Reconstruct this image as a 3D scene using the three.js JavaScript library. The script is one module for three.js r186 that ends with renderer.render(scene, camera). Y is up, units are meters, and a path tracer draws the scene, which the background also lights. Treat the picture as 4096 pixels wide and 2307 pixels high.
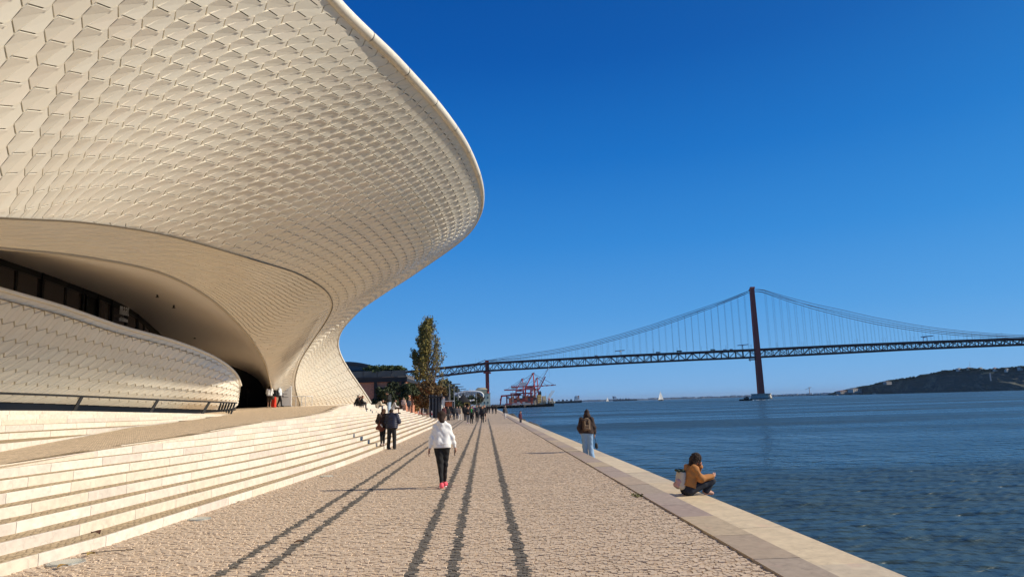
import * as THREE from 'three';
import { mergeGeometries } from 'three/addons/utils/BufferGeometryUtils.js';
import { FontLoader } from 'three/addons/loaders/FontLoader.js';
import { TextGeometry } from 'three/addons/geometries/TextGeometry.js';

// ---------------------------------------------------------------- camera, sky, sun, exposure
const scene = new THREE.Scene();
const camera = new THREE.PerspectiveCamera(45.908, 1024 / 576, 0.1, 40000);
camera.position.set(0, 1.8, 0);
camera.rotation.order = 'YXZ';
camera.rotation.set(0.16759, -0.04402, -0.029);
camera.updateMatrixWorld();
const renderer = new THREE.WebGLRenderer({ antialias: true });
renderer.setSize(1024, 576);
renderer.toneMapping = THREE.LinearToneMapping;
renderer.toneMappingExposure = 1.05;
renderer.shadowMap.enabled = true;

const SUN = new THREE.Vector3(0.85, 0.53, 0.06).normalize();
{ // clear winter sky: pale blue at the horizon, deep blue higher up, a little brighter round the sun
  const w = 512, h = 256, d = new Float32Array(w * h * 4);
  const stops = [[-90, .20, .22, .24], [-0.5, .20, .30, .42], [0, .22, .44, .74], [3, .155, .395, .74], [7, .085, .32, .71], [13, .034, .235, .64], [20, .010, .155, .53], [28, .003, .092, .40], [40, .0015, .055, .28], [60, .001, .035, .20], [90, .001, .028, .17]];
  for (let y = 0; y < h; y++) {
    const el = (y + .5) / h * 180 - 90;
    let k = 0; while (k < stops.length - 2 && el > stops[k + 1][0]) k++;
    const a = stops[k], b = stops[k + 1], f = Math.min(1, Math.max(0, (el - a[0]) / (b[0] - a[0])));
    for (let x = 0; x < w; x++) {
      const az = (x + .5) / w * 2 * Math.PI - Math.PI, ce = Math.cos(el * Math.PI / 180);
      const dir = [ce * Math.cos(az), Math.sin(el * Math.PI / 180), ce * Math.sin(az)];
      const c = dir[0] * SUN.x + dir[1] * SUN.y + dir[2] * SUN.z;
      const g = Math.pow(Math.max(0, c), 6) * .16 + Math.pow(Math.max(0, c), 1.6) * .05, o = (y * w + x) * 4;
      const up = el > 0 ? 1 : 0;
      d[o] = a[1] + (b[1] - a[1]) * f + g * .22 * up; d[o + 1] = a[2] + (b[2] - a[2]) * f + g * .9 * up; d[o + 2] = a[3] + (b[3] - a[3]) * f + g * 1.1 * up; d[o + 3] = 1;
    }
  }
  const t = new THREE.DataTexture(d, w, h, THREE.RGBAFormat, THREE.FloatType);
  t.mapping = THREE.EquirectangularReflectionMapping; t.magFilter = t.minFilter = THREE.LinearFilter; t.needsUpdate = true;
  scene.background = t; scene.environment = t; scene.environmentIntensity = 1;
}
const sun = new THREE.DirectionalLight(new THREE.Color().setRGB(1, .89, .71), 5.0);
sun.position.copy(SUN).multiplyScalar(200); sun.castShadow = true;
sun.shadow.mapSize.set(4096, 4096);
Object.assign(sun.shadow.camera, { left: -130, right: 130, top: 90, bottom: -90, near: 1, far: 500 });
sun.target.position.set(0, 0, -50); sun.position.add(sun.target.position);
scene.add(sun, sun.target);
scene.fog = new THREE.FogExp2(new THREE.Color().setRGB(.42, .58, .82), 0.000022);

// ---------------------------------------------------------------- helpers
const V3 = (x, y, z) => new THREE.Vector3(x, y, z);
function rng(seed) { let a = seed >>> 0; return () => { a = (a + 0x6D2B79F5) | 0; let t = Math.imul(a ^ (a >>> 15), 1 | a); t = (t + Math.imul(t ^ (t >>> 7), 61 | t)) ^ t; return ((t ^ (t >>> 14)) >>> 0) / 4294967296; }; }
const lerp = (a, b, t) => a + (b - a) * t, clamp = (x, a, b) => Math.min(b, Math.max(a, x));
function table(pts) { // piecewise smooth function through [x, y] points
  return x => { if (x <= pts[0][0]) return pts[0][1]; for (let k = 1; k < pts.length; k++) if (x <= pts[k][0]) { const t = (x - pts[k - 1][0]) / (pts[k][0] - pts[k - 1][0]); return lerp(pts[k - 1][1], pts[k][1], t); } return pts[pts.length - 1][1]; };
}
// a sight line of the photograph (measured on a 2576 wide copy) turned into a place: at a depth, at a height, or on a vertical plane
function sight(x, y) { const k = 1024 / 2576; return V3((x * k - 512) / 680, -(y * k - 288) / 680, -1).applyQuaternion(camera.quaternion); }
const atDepth = (x, y, z) => { const d = sight(x, y); return d.multiplyScalar(z / -d.z).add(camera.position); };
const atHeight = (x, y, h) => { const d = sight(x, y); return d.multiplyScalar((h - 1.8) / d.y).add(camera.position); };
const names = {};
function numbered(n) { names[n] = (names[n] || 0) + 1; return names[n] === 1 ? n : n + '_' + String(names[n] - 1).padStart(3, '0'); }
function tag(o, label, category, group, kind) { o.userData = { ...o.userData }; if (label) o.userData.label = label; if (category) o.userData.category = category; if (group) o.userData.group = group; if (kind) o.userData.kind = kind; return o; }
function mesh(name, geo, mat, parent = scene) {
  const m = new THREE.Mesh(geo, mat); m.name = parent === scene ? numbered(name) : name; m.castShadow = m.receiveShadow = true; parent.add(m); return m;
}
function thing(name, label, category, pos = [0, 0, 0], turn = 0, group) {
  const g = new THREE.Group(); g.name = numbered(name); g.position.set(...(pos.isVector3 ? pos.toArray() : pos)); g.rotation.y = turn; scene.add(g); return tag(g, label, category, group);
}
function structure(name, label, geo, mat) { const m = mesh(name, geo, mat); return tag(m, label, null, null, 'structure'); }
const matCache = {};
function M(r, g, b, rough = .8, extra) {
  const key = [r, g, b, rough, extra ? JSON.stringify(extra) : ''].join();
  if (!matCache[key]) matCache[key] = new THREE.MeshStandardMaterial({ color: new THREE.Color().setRGB(r, g, b), roughness: rough, ...extra });
  return matCache[key];
}
function clean(g) { // position, normal and uv only, not indexed, so that anything merges
  let n = g.index ? g.toNonIndexed() : g; const o = new THREE.BufferGeometry();
  o.setAttribute('position', n.attributes.position); if (!n.attributes.normal) n.computeVertexNormals(); o.setAttribute('normal', n.attributes.normal);
  o.setAttribute('uv', n.attributes.uv || new THREE.BufferAttribute(new Float32Array(n.attributes.position.count * 2), 2));
  if (n.attributes.color) o.setAttribute('color', n.attributes.color);
  return o;
}
const merge = list => mergeGeometries(list.map(clean), false);
function metricUV(g, scale = 1) { // uv in metres from the side a face looks to
  const p = g.attributes.position, n = g.attributes.normal, uv = new Float32Array(p.count * 2);
  for (let i = 0; i < p.count; i++) {
    const x = Math.abs(n.getX(i)), y = Math.abs(n.getY(i)), z = Math.abs(n.getZ(i));
    let a, b; if (y > x && y > z) { a = p.getX(i); b = p.getZ(i); } else if (x > z) { a = p.getZ(i); b = p.getY(i); } else { a = p.getX(i); b = p.getY(i); }
    uv[2 * i] = a * scale; uv[2 * i + 1] = b * scale;
  }
  g.setAttribute('uv', new THREE.BufferAttribute(uv, 2)); return g;
}
const box = (x, y, z, w, h, d) => new THREE.BoxGeometry(w, h, d).translate(x, y, z);
function beam(a, b, w, h = w) { // a bar of rectangular section from a to b
  const d = b.clone().sub(a), l = d.length(), g = new THREE.BoxGeometry(w, h, l);
  const m = new THREE.Matrix4().lookAt(a, b, Math.abs(d.y) > .98 * l ? V3(0, 0, 1) : V3(0, 1, 0)); m.setPosition(a.clone().add(b).multiplyScalar(.5)); return g.applyMatrix4(m);
}
function rod(a, b, r1, r2 = r1, seg = 6) {
  const d = b.clone().sub(a), l = d.length(), g = new THREE.CylinderGeometry(r2, r1, l, seg, 1);
  g.applyQuaternion(new THREE.Quaternion().setFromUnitVectors(V3(0, 1, 0), d.normalize())); return g.translate((a.x + b.x) / 2, (a.y + b.y) / 2, (a.z + b.z) / 2);
}
const tube = (pts, r, seg = 40, rad = 8) => new THREE.TubeGeometry(new THREE.CatmullRomCurve3(pts), seg, r, rad, false);
function quads(list) { // flat four sided faces [a, b, c, d]
  const p = []; for (const [a, b, c, d] of list) p.push(...a.toArray(), ...b.toArray(), ...c.toArray(), ...a.toArray(), ...c.toArray(), ...d.toArray());
  const g = new THREE.BufferGeometry(); g.setAttribute('position', new THREE.Float32BufferAttribute(p, 3)); g.computeVertexNormals(); return g;
}
function sheet(f, nu, nv) { // smooth surface through f(u, v)
  const p = [], idx = []; for (let j = 0; j <= nv; j++) for (let i = 0; i <= nu; i++) p.push(...f(i / nu, j / nv).toArray());
  for (let j = 0; j < nv; j++) for (let i = 0; i < nu; i++) { const a = j * (nu + 1) + i, b = a + 1, c = a + nu + 1, d = c + 1; idx.push(a, b, d, a, d, c); }
  const g = new THREE.BufferGeometry(); g.setAttribute('position', new THREE.Float32BufferAttribute(p, 3)); g.setIndex(idx); g.computeVertexNormals(); return g;
}
function polygon(pts, y) { // flat sheet at height y through [x, z] points
  const s = new THREE.Shape(pts.map(([x, z]) => new THREE.Vector2(x, -z))); return new THREE.ShapeGeometry(s).rotateX(-Math.PI / 2).translate(0, y, 0);
}
function dataTex(n, fn, srgb = false, m = n) {
  const d = new Uint8Array(n * m * 4); for (let y = 0; y < m; y++) for (let x = 0; x < n; x++) { const c = fn(x / n, y / m), o = (y * n + x) * 4; d[o] = clamp(c[0], 0, 1) * 255; d[o + 1] = clamp(c[1], 0, 1) * 255; d[o + 2] = clamp(c[2], 0, 1) * 255; d[o + 3] = 255; }
  const t = new THREE.DataTexture(d, n, m); t.wrapS = t.wrapT = THREE.RepeatWrapping; t.magFilter = THREE.LinearFilter; t.minFilter = THREE.LinearMipmapLinearFilter; t.generateMipmaps = true; if (srgb) t.colorSpace = THREE.SRGBColorSpace; t.needsUpdate = true; return t;
}
function lattice(n, seed) { const r = rng(seed), a = new Float32Array(n * n); for (let i = 0; i < n * n; i++) a[i] = r(); return (u, v) => { const x = u * n, y = v * n, x0 = Math.floor(x), y0 = Math.floor(y); let fx = x - x0, fy = y - y0; fx = fx * fx * (3 - 2 * fx); fy = fy * fy * (3 - 2 * fy); const i = (((x0 % n) + n) % n), k = (((y0 % n) + n) % n), i1 = (i + 1) % n, k1 = (k + 1) % n; return lerp(lerp(a[k * n + i], a[k * n + i1], fx), lerp(a[k1 * n + i], a[k1 * n + i1], fx), fy); }; }
function fbm(base, oct, seed) { const l = []; for (let k = 0; k < oct; k++) l.push(lattice(base << k, seed + k * 17)); return (u, v) => { let s = 0, a = .5, t = 0; for (const f of l) { s += a * f(u, v); t += a; a *= .55; } return s / t; }; }
const toS = c => c <= .0031308 ? 12.92 * c : 1.055 * Math.pow(c, 1 / 2.4) - .055;

// ---------------------------------------------------------------- shared surface materials
const n1 = fbm(4, 6, 11), n2 = fbm(8, 5, 29), n3 = fbm(16, 4, 57), n4 = fbm(32, 3, 83);
const limeMap = dataTex(512, (u, v) => { // lioz limestone: cream with pinkish and grey clouds and thin veins
  const a = n1(u, v), b = n2(u, v), c = n3(v, u), vein = Math.max(0, 1 - Math.abs(n2(u * 1 + .31, v) - .5) * 26) * clamp((a - .42) * 5, 0, 1), f = n4(u, v);
  const pink = clamp((b - .53) * 4, 0, 1) * clamp((c - .4) * 3, 0, 1); let k = .93 + (f - .5) * .22 + (c - .5) * .22 - vein * .14;
  return [toS(k * lerp(1, .95, pink)), toS(k * lerp(.965, .83, pink)), toS(k * lerp(.90, .80, pink))];
}, true);
const limeBump = dataTex(512, (u, v) => { const k = n4(u, v) * .6 + n3(u, v) * .4; return [k, k, k]; });
const stone = (r, g, b, rough = .75) => new THREE.MeshStandardMaterial({ color: new THREE.Color().setRGB(r, g, b), map: limeMap, bumpMap: limeBump, bumpScale: .004, roughness: rough });
function cobbleField(n, seed) { // squarish hand-cut stones in wavy rows, tileable; returns [height, tone]
  const r = rng(seed), jit = []; for (let i = 0; i < n * n; i++) jit.push([r(), r(), r()]);
  return (u, v) => {
    const x = u * n, y = v * n, x0 = Math.floor(x), y0 = Math.floor(y); let d1 = 9, d2 = 9, id = 0;
    for (let j = -1; j <= 1; j++) for (let i = -1; i <= 1; i++) { const k = (((y0 + j) % n + n) % n) * n + ((x0 + i) % n + n) % n, q = jit[k]; const dx = Math.abs(x - (x0 + i + .5 + (q[0] - .5) * .55 + (((y0 + j) % 2) ? .25 : -.25))), dy = Math.abs(y - (y0 + j + .5 + (q[1] - .5) * .4)), d = Math.max(dx, dy) * .7 + (dx + dy) * .3; if (d < d1) { d2 = d1; d1 = d; id = k; } else if (d < d2) d2 = d; }
    return [clamp((d2 - d1) * 3.2, 0, 1), jit[id][2]];
  };
}
const cob = cobbleField(40, 5);
const cobMap = dataTex(1024, (u, v) => { const [h, t] = cob(u, v), s = (.72 + t * .36) * (.45 + .55 * Math.min(1, h * 2.2)) * (.9 + .2 * n2(u, v)); return [toS(s), toS(s * .97), toS(s * .92)]; }, true);
const cobBump = dataTex(1024, (u, v) => { const [h, t] = cob(u, v), k = Math.sqrt(h) * .8 + t * .2; return [k, k, k]; });
const cobbleMat = (r, g, b) => new THREE.MeshStandardMaterial({ color: new THREE.Color().setRGB(r, g, b), map: cobMap, bumpMap: cobBump, bumpScale: .02, roughness: .85 });
// ---------------------------------------------------------------- water
{
  const N = 1024, comps = [], r = rng(77);
  for (let k = 0; k < 150; k++) { // wind waves, most of them running along the quay from the left
    const kk = Math.pow(2, 1.6 + r() * 5.2), th = (r() + r() + r() - 1.5) * 1.25 + 1.2; const kx = Math.round(kk * Math.cos(th)), ky = Math.round(kk * Math.sin(th)); if (!kx && !ky) continue;
    comps.push([kx, ky, r() * 6.283, Math.pow(Math.hypot(kx, ky), -1.0)]);
  }
  const hgt = new Float32Array(N * N); const ct = new Float32Array(N), st = new Float32Array(N);
  for (const [kx, ky, ph, am] of comps) {
    for (let x = 0; x < N; x++) { ct[x] = Math.cos(6.28318 * kx * x / N + ph); st[x] = Math.sin(6.28318 * kx * x / N + ph); }
    for (let y = 0; y < N; y++) { const c = Math.cos(6.28318 * ky * y / N), s = Math.sin(6.28318 * ky * y / N); for (let x = 0; x < N; x++) hgt[y * N + x] += am * (ct[x] * c - st[x] * s); }
  }
  let mx = 0; for (const h of hgt) mx = Math.max(mx, Math.abs(h)); for (let i = 0; i < hgt.length; i++) { const h = hgt[i] / mx; hgt[i] = h + .35 * h * Math.abs(h); }
  const H = (x, y) => hgt[((y + N) % N) * N + ((x + N) % N)];
  const S = 8.5; // steepness
  const nm = dataTex(N, (u, v) => { const x = Math.round(u * N), y = Math.round(v * N), gx = (H(x + 1, y) - H(x - 1, y)) * S, gy = (H(x, y + 1) - H(x, y - 1)) * S, l = Math.hypot(gx, gy, 1); return [.5 - gx / l / 2, .5 - gy / l / 2, .5 + .5 / l]; });
  const big = fbm(6, 5, 301);
  const streak = dataTex(512, (u, v) => { const k = big(u, v); return [0, clamp(.31 + (k - .5) * .6, .12, .5), 0]; });
  streak.repeat.set(.011, .07);
  nm.repeat.set(1, 1);
  const mat = new THREE.MeshPhysicalMaterial({ color: new THREE.Color().setRGB(.036, .058, .056), roughness: 1, roughnessMap: streak, ior: 1.33, normalMap: nm, normalScale: new THREE.Vector2(1, 1) });
  // one sheet to the horizon, finely waved near the quay
  const swell = (x, z) => { const f = Math.exp(-Math.hypot(x, z) / 260); return f * (.035 * Math.sin(x * .9 + z * .35 + 1.3 * Math.sin(z * .11)) + .03 * Math.sin(-x * .5 + z * 1.15 + Math.sin(x * .17)) + .015 * Math.sin(x * 1.9 - z * 1.3)); };
  const xs = [4.3], zs = []; let s = .35; while (xs[xs.length - 1] < 30000) { xs.push(xs[xs.length - 1] + s); s = xs.length < 240 ? Math.min(s * 1.006, .9) : s * 1.12; }
  let q = .4, z = 60; while (z > -30000) { zs.push(z); z -= q; if (z < 0 && z > -150) q = .4 + Math.max(0, (-z - 30)) * .004; else if (z <= -150) q *= 1.05; else q = 3; }
  const nx = xs.length, nz = zs.length, pos = new Float32Array(nx * nz * 3), uv = new Float32Array(nx * nz * 2), nor = new Float32Array(nx * nz * 3), idx = [];
  for (let j = 0; j < nz; j++) for (let i = 0; i < nx; i++) {
    const o = j * nx + i, x = xs[i], zz = zs[j], e = .05, h = swell(x, zz); pos.set([x, -2.3 + h, zz], o * 3); uv.set([x / 6.3 + .13 * Math.sin(zz / 90), zz / 6.3 + .1 * Math.sin(x / 70)], o * 2);
    const n = V3(-(swell(x + e, zz) - h) / e, 1, -(swell(x, zz + e) - h) / e).normalize(); nor.set([n.x, n.y, n.z], o * 3);
    if (i && j) { const a = o - nx - 1, b = o - nx, c = o - 1; idx.push(a, b, o, a, o, c); }
  }
  const g = new THREE.BufferGeometry(); g.setAttribute('position', new THREE.BufferAttribute(pos, 3)); g.setAttribute('normal', new THREE.BufferAttribute(nor, 3)); g.setAttribute('uv', new THREE.BufferAttribute(uv, 2)); g.setIndex(idx);
  structure('water', 'wide blue rippled river beside the promenade', g, mat);
  // the river goes on to the left beyond the end of the land
  structure('water', 'river beyond the harbour quay', new THREE.PlaneGeometry(24000, 20000).rotateX(-Math.PI / 2).translate(-11995.7, -2.3, -12400), M(.036, .058, .056, .3));
}
// ---------------------------------------------------------------- land
const KX = 2.93, BANDX = 3.46, LEDGEX = 4.92, LEDGEY = -.35; // quay: paving edge, band edge, ledge edge
const land = [[KX, 60], [KX, -340], [-10, -420], [-10, -600], [70, -760], [62, -1000], [-250, -2300], [-9000, -2400], [-9000, 60]];
structure('ground', 'flat land behind the river wall', polygon(land, -.06), M(.30, .26, .21, .95));

// ---------------------------------------------------------------- promenade: small hand-cut paving stones, dark basalt stripes
const base = table([[-12, -9.5], [-2, -7.9], [4, -6.5], [8.5, -5.62], [10.2, -5.32], [12.5, -5.18], [15, -5.0], [19, -4.72], [23.6, -4.5], [31, -4.4], [57, -4.42], [70, -4.55], [80, -4.95], [88, -5.9], [94, -7.8], [98, -11], [100, -16], [101, -26]]); // foot of the steps at depth z
{
  const g = metricUV(polygon([[KX, 60], [KX, -330], [-60, -330], [-60, 60]], -.007), 1 / 3.6);
  const promenade = structure('promenade', 'wide promenade of small beige paving stones along the river', g, cobbleMat(.54, .42, .305));
  const shape = new THREE.BufferGeometry(); { const t = .46, b = .5, h = .034, P = [[-t, h, -t], [t, h, -t], [t, h, t], [-t, h, t], [-b, 0, -b], [b, 0, -b], [b, 0, b], [-b, 0, b]], f = [[3, 2, 1, 0], [7, 6, 2, 3], [6, 5, 1, 2], [5, 4, 0, 1], [4, 7, 3, 0]], p = []; for (const q of f) for (const k of [0, 1, 2, 0, 2, 3]) p.push(...P[q[k]]); shape.setAttribute('position', new THREE.Float32BufferAttribute(p, 3)); shape.computeVertexNormals(); }
  const r = rng(4242), light = [], dark = [];
  const stripes = [[.37, .072], [-.40, .066], [-.85, .068], [-2.57, .066], [-3.02, .066]];
  for (let z = -3, row = 0; z > -62; row++) {
    const dz = (.048 + .009 * r()) * (1 + Math.max(0, -z - 18) * .016);
    for (let x = -base(-z) * -1 - .1; x < KX - .05;) {
      const w = (.036 + r() * .036) * (1 + Math.max(0, -z - 18) * .014), zz = z + Math.sin(x * 3.3 + row * .9) * .022 + Math.sin(x * 7.1 - row * 1.7) * .012 + (r() - .5) * .03, cx = x + w / 2;
      const wob = .012 * Math.sin(zz * 9) + .008 * Math.sin(zz * 23);
      const isDark = zz > -75 && stripes.some(([s, hw]) => Math.abs(cx - s + wob) < hw);
      (isDark ? dark : light).push([cx, zz, w * .97, dz * .96, (r() - .5) * .55, r(), r()]); x += w;
    }
    z -= dz;
  }
  const fill = (name, list, tone, label, cat) => {
    const im = new THREE.InstancedMesh(shape, new THREE.MeshStandardMaterial({ color: 0xffffff, roughness: .8 }), list.length), m = new THREE.Matrix4(), q = new THREE.Quaternion(), c = new THREE.Color();
    list.forEach(([x, z, w, d, a, h, t], i) => {
      q.setFromEuler(new THREE.Euler((h - .5) * .12, a, (t - .5) * .16)); m.compose(V3(x, -.030 + h * .007, z), q, V3(w, .85 + h * .15, d)); im.setMatrixAt(i, m);
      const k = .84 + t * .24 + .1 * (n2(x / 9 + 5, z / 9 + 60) - .5); c.setRGB(tone[0] * k, tone[1] * k * (.98 + h * .04), tone[2] * k * (.94 + h * .12)); im.setColorAt(i, c);
    });
    im.name = name; im.receiveShadow = im.castShadow = true; promenade.add(im); tag(im, label, null, null, 'stuff'); return im;
  };
  fill('paving_stone', light, [.60, .465, .335]);
  fill('dark_paving_stone', dark, [.15, .13, .105], 'stripes of dark basalt paving stones');
  // stripes beyond the single stones
  for (const [s, hw] of stripes) { const far = -64, end = -92; const g = metricUV(polygon([[s - hw, far + 2], [s + hw, far + 2], [s + hw, end], [s - hw, end]], -.002), 1 / 3.6); mesh('dark_stripe', g, cobbleMat(.20, .17, .135), promenade); }
}
// ---------------------------------------------------------------- river wall: band of slabs, lower ledge, wall face, boulders
{
  const wall = structure('river_wall', 'low stone river wall with a flat band and a lower ledge', merge([box((BANDX + KX) / 2, -1.52, -140, BANDX - KX - .02, 2.94, 400), box((LEDGEX + BANDX) / 2, -1.72, -140, LEDGEX - BANDX + .02, 2.66, 400)]), M(.30, .26, .20, .9));
  const r = rng(91), sl = [stone(.42, .335, .255), stone(.40, .33, .27), stone(.45, .36, .28), stone(.38, .30, .265), stone(.50, .405, .29), stone(.40, .325, .285)], lg = [stone(.66, .55, .39), stone(.69, .575, .41), stone(.63, .525, .38), stone(.60, .515, .40), stone(.70, .60, .45)];
  let z = 3; while (z > -120) {
    const l = (z < -40 ? 3 : 1.35) * (.85 + r() * .3), w = BANDX - KX; const g = metricUV(clean(box(0, 0, 0, w - .006, .07, l - .012)).translate(KX + w / 2 + .004, -.012 + r() * .006, z - l / 2), .45);
    mesh('paving_slab', g, sl[Math.floor(r() * 6)], wall); z -= l;
  }
  z = 3; while (z > -120) {
    const l = (z < -40 ? 5 : 2.3) * (.85 + r() * .3), w = LEDGEX - BANDX; const g = metricUV(clean(box(0, 0, 0, w - .004, .09, l - .014)).translate(BANDX + w / 2 + .002, LEDGEY - .04 + r() * .006, z - l / 2), .35);
    mesh('ledge_slab', g, lg[Math.floor(r() * 5)], wall); z -= l;
  }
  mesh('far_band', metricUV(clean(box((BANDX + KX) / 2, -.03, -225, BANDX - KX, .06, 210)), .45), sl[0], wall);
  mesh('far_ledge', metricUV(clean(box((LEDGEX + BANDX) / 2, LEDGEY - .045, -225, LEDGEX - BANDX, .09, 210)), .35), lg[0], wall);
  const rock = (x, y, z, s, sd) => { const g = new THREE.IcosahedronGeometry(s, 2), p = g.attributes.position, n = fbm(3, 3, sd); for (let i = 0; i < p.count; i++) { const k = .7 + .6 * n(p.getX(i) / s * .25 + .5, p.getY(i) / s * .25 + p.getZ(i) / s * .2 + .5); p.setXYZ(i, p.getX(i) * k, p.getY(i) * k * .7, p.getZ(i) * k); } g.computeVertexNormals(); return g.translate(x, y, z); };
  const list = []; for (let k = 0; k < 60; k++) list.push(rock(5.2 + r() * 3.2, -2.3 + r() * .5, -92 - r() * 130, .4 + r() * .7, k));
  tag(mesh('boulders', merge(list), M(.07, .062, .05, .9)), 'dark boulders in the water along the far river wall', null, null, 'stuff');
  tag(mesh('boulder', rock(5.25, -.95, -37.6, .3, 9), M(.05, .045, .04, .9)), 'small dark rock showing just above the ledge edge', 'rock');
}
// ---------------------------------------------------------------- steps and ramp
const RISE = .14, NSTEP = 15;
const tread = table([[0, .6], [8, .49], [12, .45], [18, .36], [30, .335], [40, .4], [50, .45], [80, .45], [92, .8], [100, 1.6]]);
const stepX = (k, z) => base(z) - tread(z) * (k - 1);            // front of step k (1 lowest) at depth z
const rampH = table([[-12, .2], [0, .6], [12.4, 1.0], [15, 1.1], [24, 1.39], [32, 1.52], [39, 1.63], [48, 1.9], [56, 2.1], [120, 2.1]]);
const rampFront = z => { const k = rampH(z) / RISE; return base(z) - tread(z) * (k - 1) - .12; };
const PLAT = 2.1;
const stepsRoot = new THREE.Group();
{
  stepsRoot.name = 'steps'; scene.add(stepsRoot); tag(stepsRoot, 'long flight of pale limestone steps beside the promenade', null, null, 'structure');
  const r = rng(606), pale = [stone(.75, .69, .605, .7), stone(.78, .73, .66, .7), stone(.73, .66, .56, .7), stone(.74, .67, .60, .7), stone(.68, .615, .56, .7)];
  const treadMat = cobbleMat(.52, .40, .255); const treads = [], far = [], single = [];
  for (let k = 1; k <= NSTEP; k++) {
    const top = k * RISE; let z0 = -11; if (k > 2) { z0 = -11; while (z0 < 60 && rampH(z0) < top - RISE * .97) z0 += .2; }
    // tread: from this riser to the next one
    treads.push(sheet((u, v) => { const z = lerp(z0, 101, u), a = stepX(k, z) - .02, b = stepX(k + 1, z) - .3; const lim = k > 1 ? Math.max(b, z < 56 ? rampFront(z) - .5 : -99) : b; return V3(lerp(a, Math.min(a, lim), v), Math.min(top - .004, k > 2 ? rampH(z) : 9), -z); }, 160, 1));
    let z = z0; while (z < 100) {
      const l = Math.min((1.0 + r() * .55) * (z > 45 ? 1.6 : 1), 101 - z), z1 = z + l, gap = .004;
      const xa = stepX(k, z + gap), xb = stepX(k, z1 - gap), d = .05, b = top - RISE - .01, t = top + .004 + r() * .002;
      const dir = V3(xb - xa, 0, -(l - 2 * gap)).normalize(), nrm = V3(dir.z, 0, -dir.x); if (nrm.x > 0) nrm.negate(); // inwards
      const tA = k > 2 ? Math.min(t, rampH(z + gap) + .012) : t, tB = k > 2 ? Math.min(t, rampH(z1 - gap) + .012) : t; const A = V3(xa, 0, -(z + gap)), B = V3(xb, 0, -(z1 - gap)), C = B.clone().addScaledVector(nrm, d), D = A.clone().addScaledVector(nrm, d), up = (p, y) => V3(p.x, y, p.z), c = .008, ins = p => p.clone().addScaledVector(nrm, c);
      const g = quads([[up(A, b), up(B, b), up(B, tB - c), up(A, tA - c)], [up(A, tA - c), up(B, tB - c), up(ins(B), tB), up(ins(A), tA)], [up(ins(A), tA), up(ins(B), tB), up(C, tB), up(D, tA)], [up(A, b), up(A, tA - c), up(D, tA - c), up(D, b)], [up(B, b), up(C, b), up(C, tB - c), up(B, tB - c)]]);
      const uv = new Float32Array(g.attributes.position.count * 2), p = g.attributes.position, o = r() * 9; for (let i = 0; i < p.count; i++) { uv[2 * i] = (-p.getZ(i) + o) * .5; uv[2 * i + 1] = (p.getY(i) * 1.0 + p.getX(i) * .5 + o) * .5; } g.setAttribute('uv', new THREE.BufferAttribute(uv, 2));
      const mt = Math.floor(r() * 5); (z < 46 && z1 > 6 ? single : far).push([g, mt, z]); z = z1;
    }
  }
  single.sort((a, b) => a[2] - b[2]); single.splice(300).forEach(s => far.push(s));
  for (const [g, m] of single) mesh('stone_slab', g, pale[m], stepsRoot);
  for (let m = 0; m < 5; m++) { const l = far.filter(f => f[1] === m).map(f => f[0]); if (l.length) tag(mesh('stone_slabs', merge(l), pale[m], stepsRoot), null, null, null, 'stuff'); }
  mesh('tread', metricUV(merge(treads), 1 / 3.6), treadMat, stepsRoot);
  // the ramp between the lower and the upper flight, widening into the terrace before the entrance
  const rampMat = cobbleMat(.72, .57, .41);
  const inner = table([[-12, -6.0], [5, -8.6], [15, -10.35], [24, -11.75], [32, -13.0], [39, -14.3], [41, -16], [43, -26], [120, -34]]);
  const ramp = sheet((u, v) => { const z = lerp(-12, 99, u); return V3(lerp(rampFront(z), Math.min(inner(z), rampFront(z) - .2), v), rampH(z), -z); }, 220, 6);
  tag(mesh('ramp', metricUV(ramp, 1 / 2.2), rampMat), 'sloping paved ramp between the two flights of steps', null, null, 'structure');
  const under = sheet((u, v) => { const z = lerp(-12, 99, u); return V3(rampFront(z), v ? rampH(z) : rampH(z) - .2, -z); }, 220, 1);
  mesh('ramp_edge', metricUV(under, .5), pale[2], stepsRoot);
  // upper flight: terraces of stone slabs that run into the ramp
  const rows = [[[-10.3, 15.2, 1.27], [-11.2, 20, 1.27], [-11.9, 24, 1.40]], [[-12.3, 18.3, 1.42], [-11.95, 24, 1.42], [-12.6, 29, 1.50]], [[-13.8, 20.5, 1.60], [-13.2, 28, 1.56], [-13.5, 34, 1.585]], [[-14.7, 21.8, 1.76], [-14.2, 30, 1.68], [-14.2, 38, 1.635]], [[-15.4, 22.8, 1.92], [-15, 32, 1.78], [-14.45, 39.6, 1.645]], [[-16.0, 23.7, 2.06], [-15.3, 32, 1.88], [-14.7, 40.6, 1.66]]];
  const line = a => { // extend out of the frame to the left, then a smooth line
    const e = a[0], d = [a[1][0] - a[0][0], a[1][1] - a[0][1]], s = 12 / Math.hypot(...d); return new THREE.CatmullRomCurve3([V3(e[0] - d[0] * s, e[2], -(e[1] - d[1] * s)), ...a.map(p => V3(p[0], p[2], -p[1]))], false, 'centripetal'); };
  const curves = rows.map(line), tr2 = [];
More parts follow.
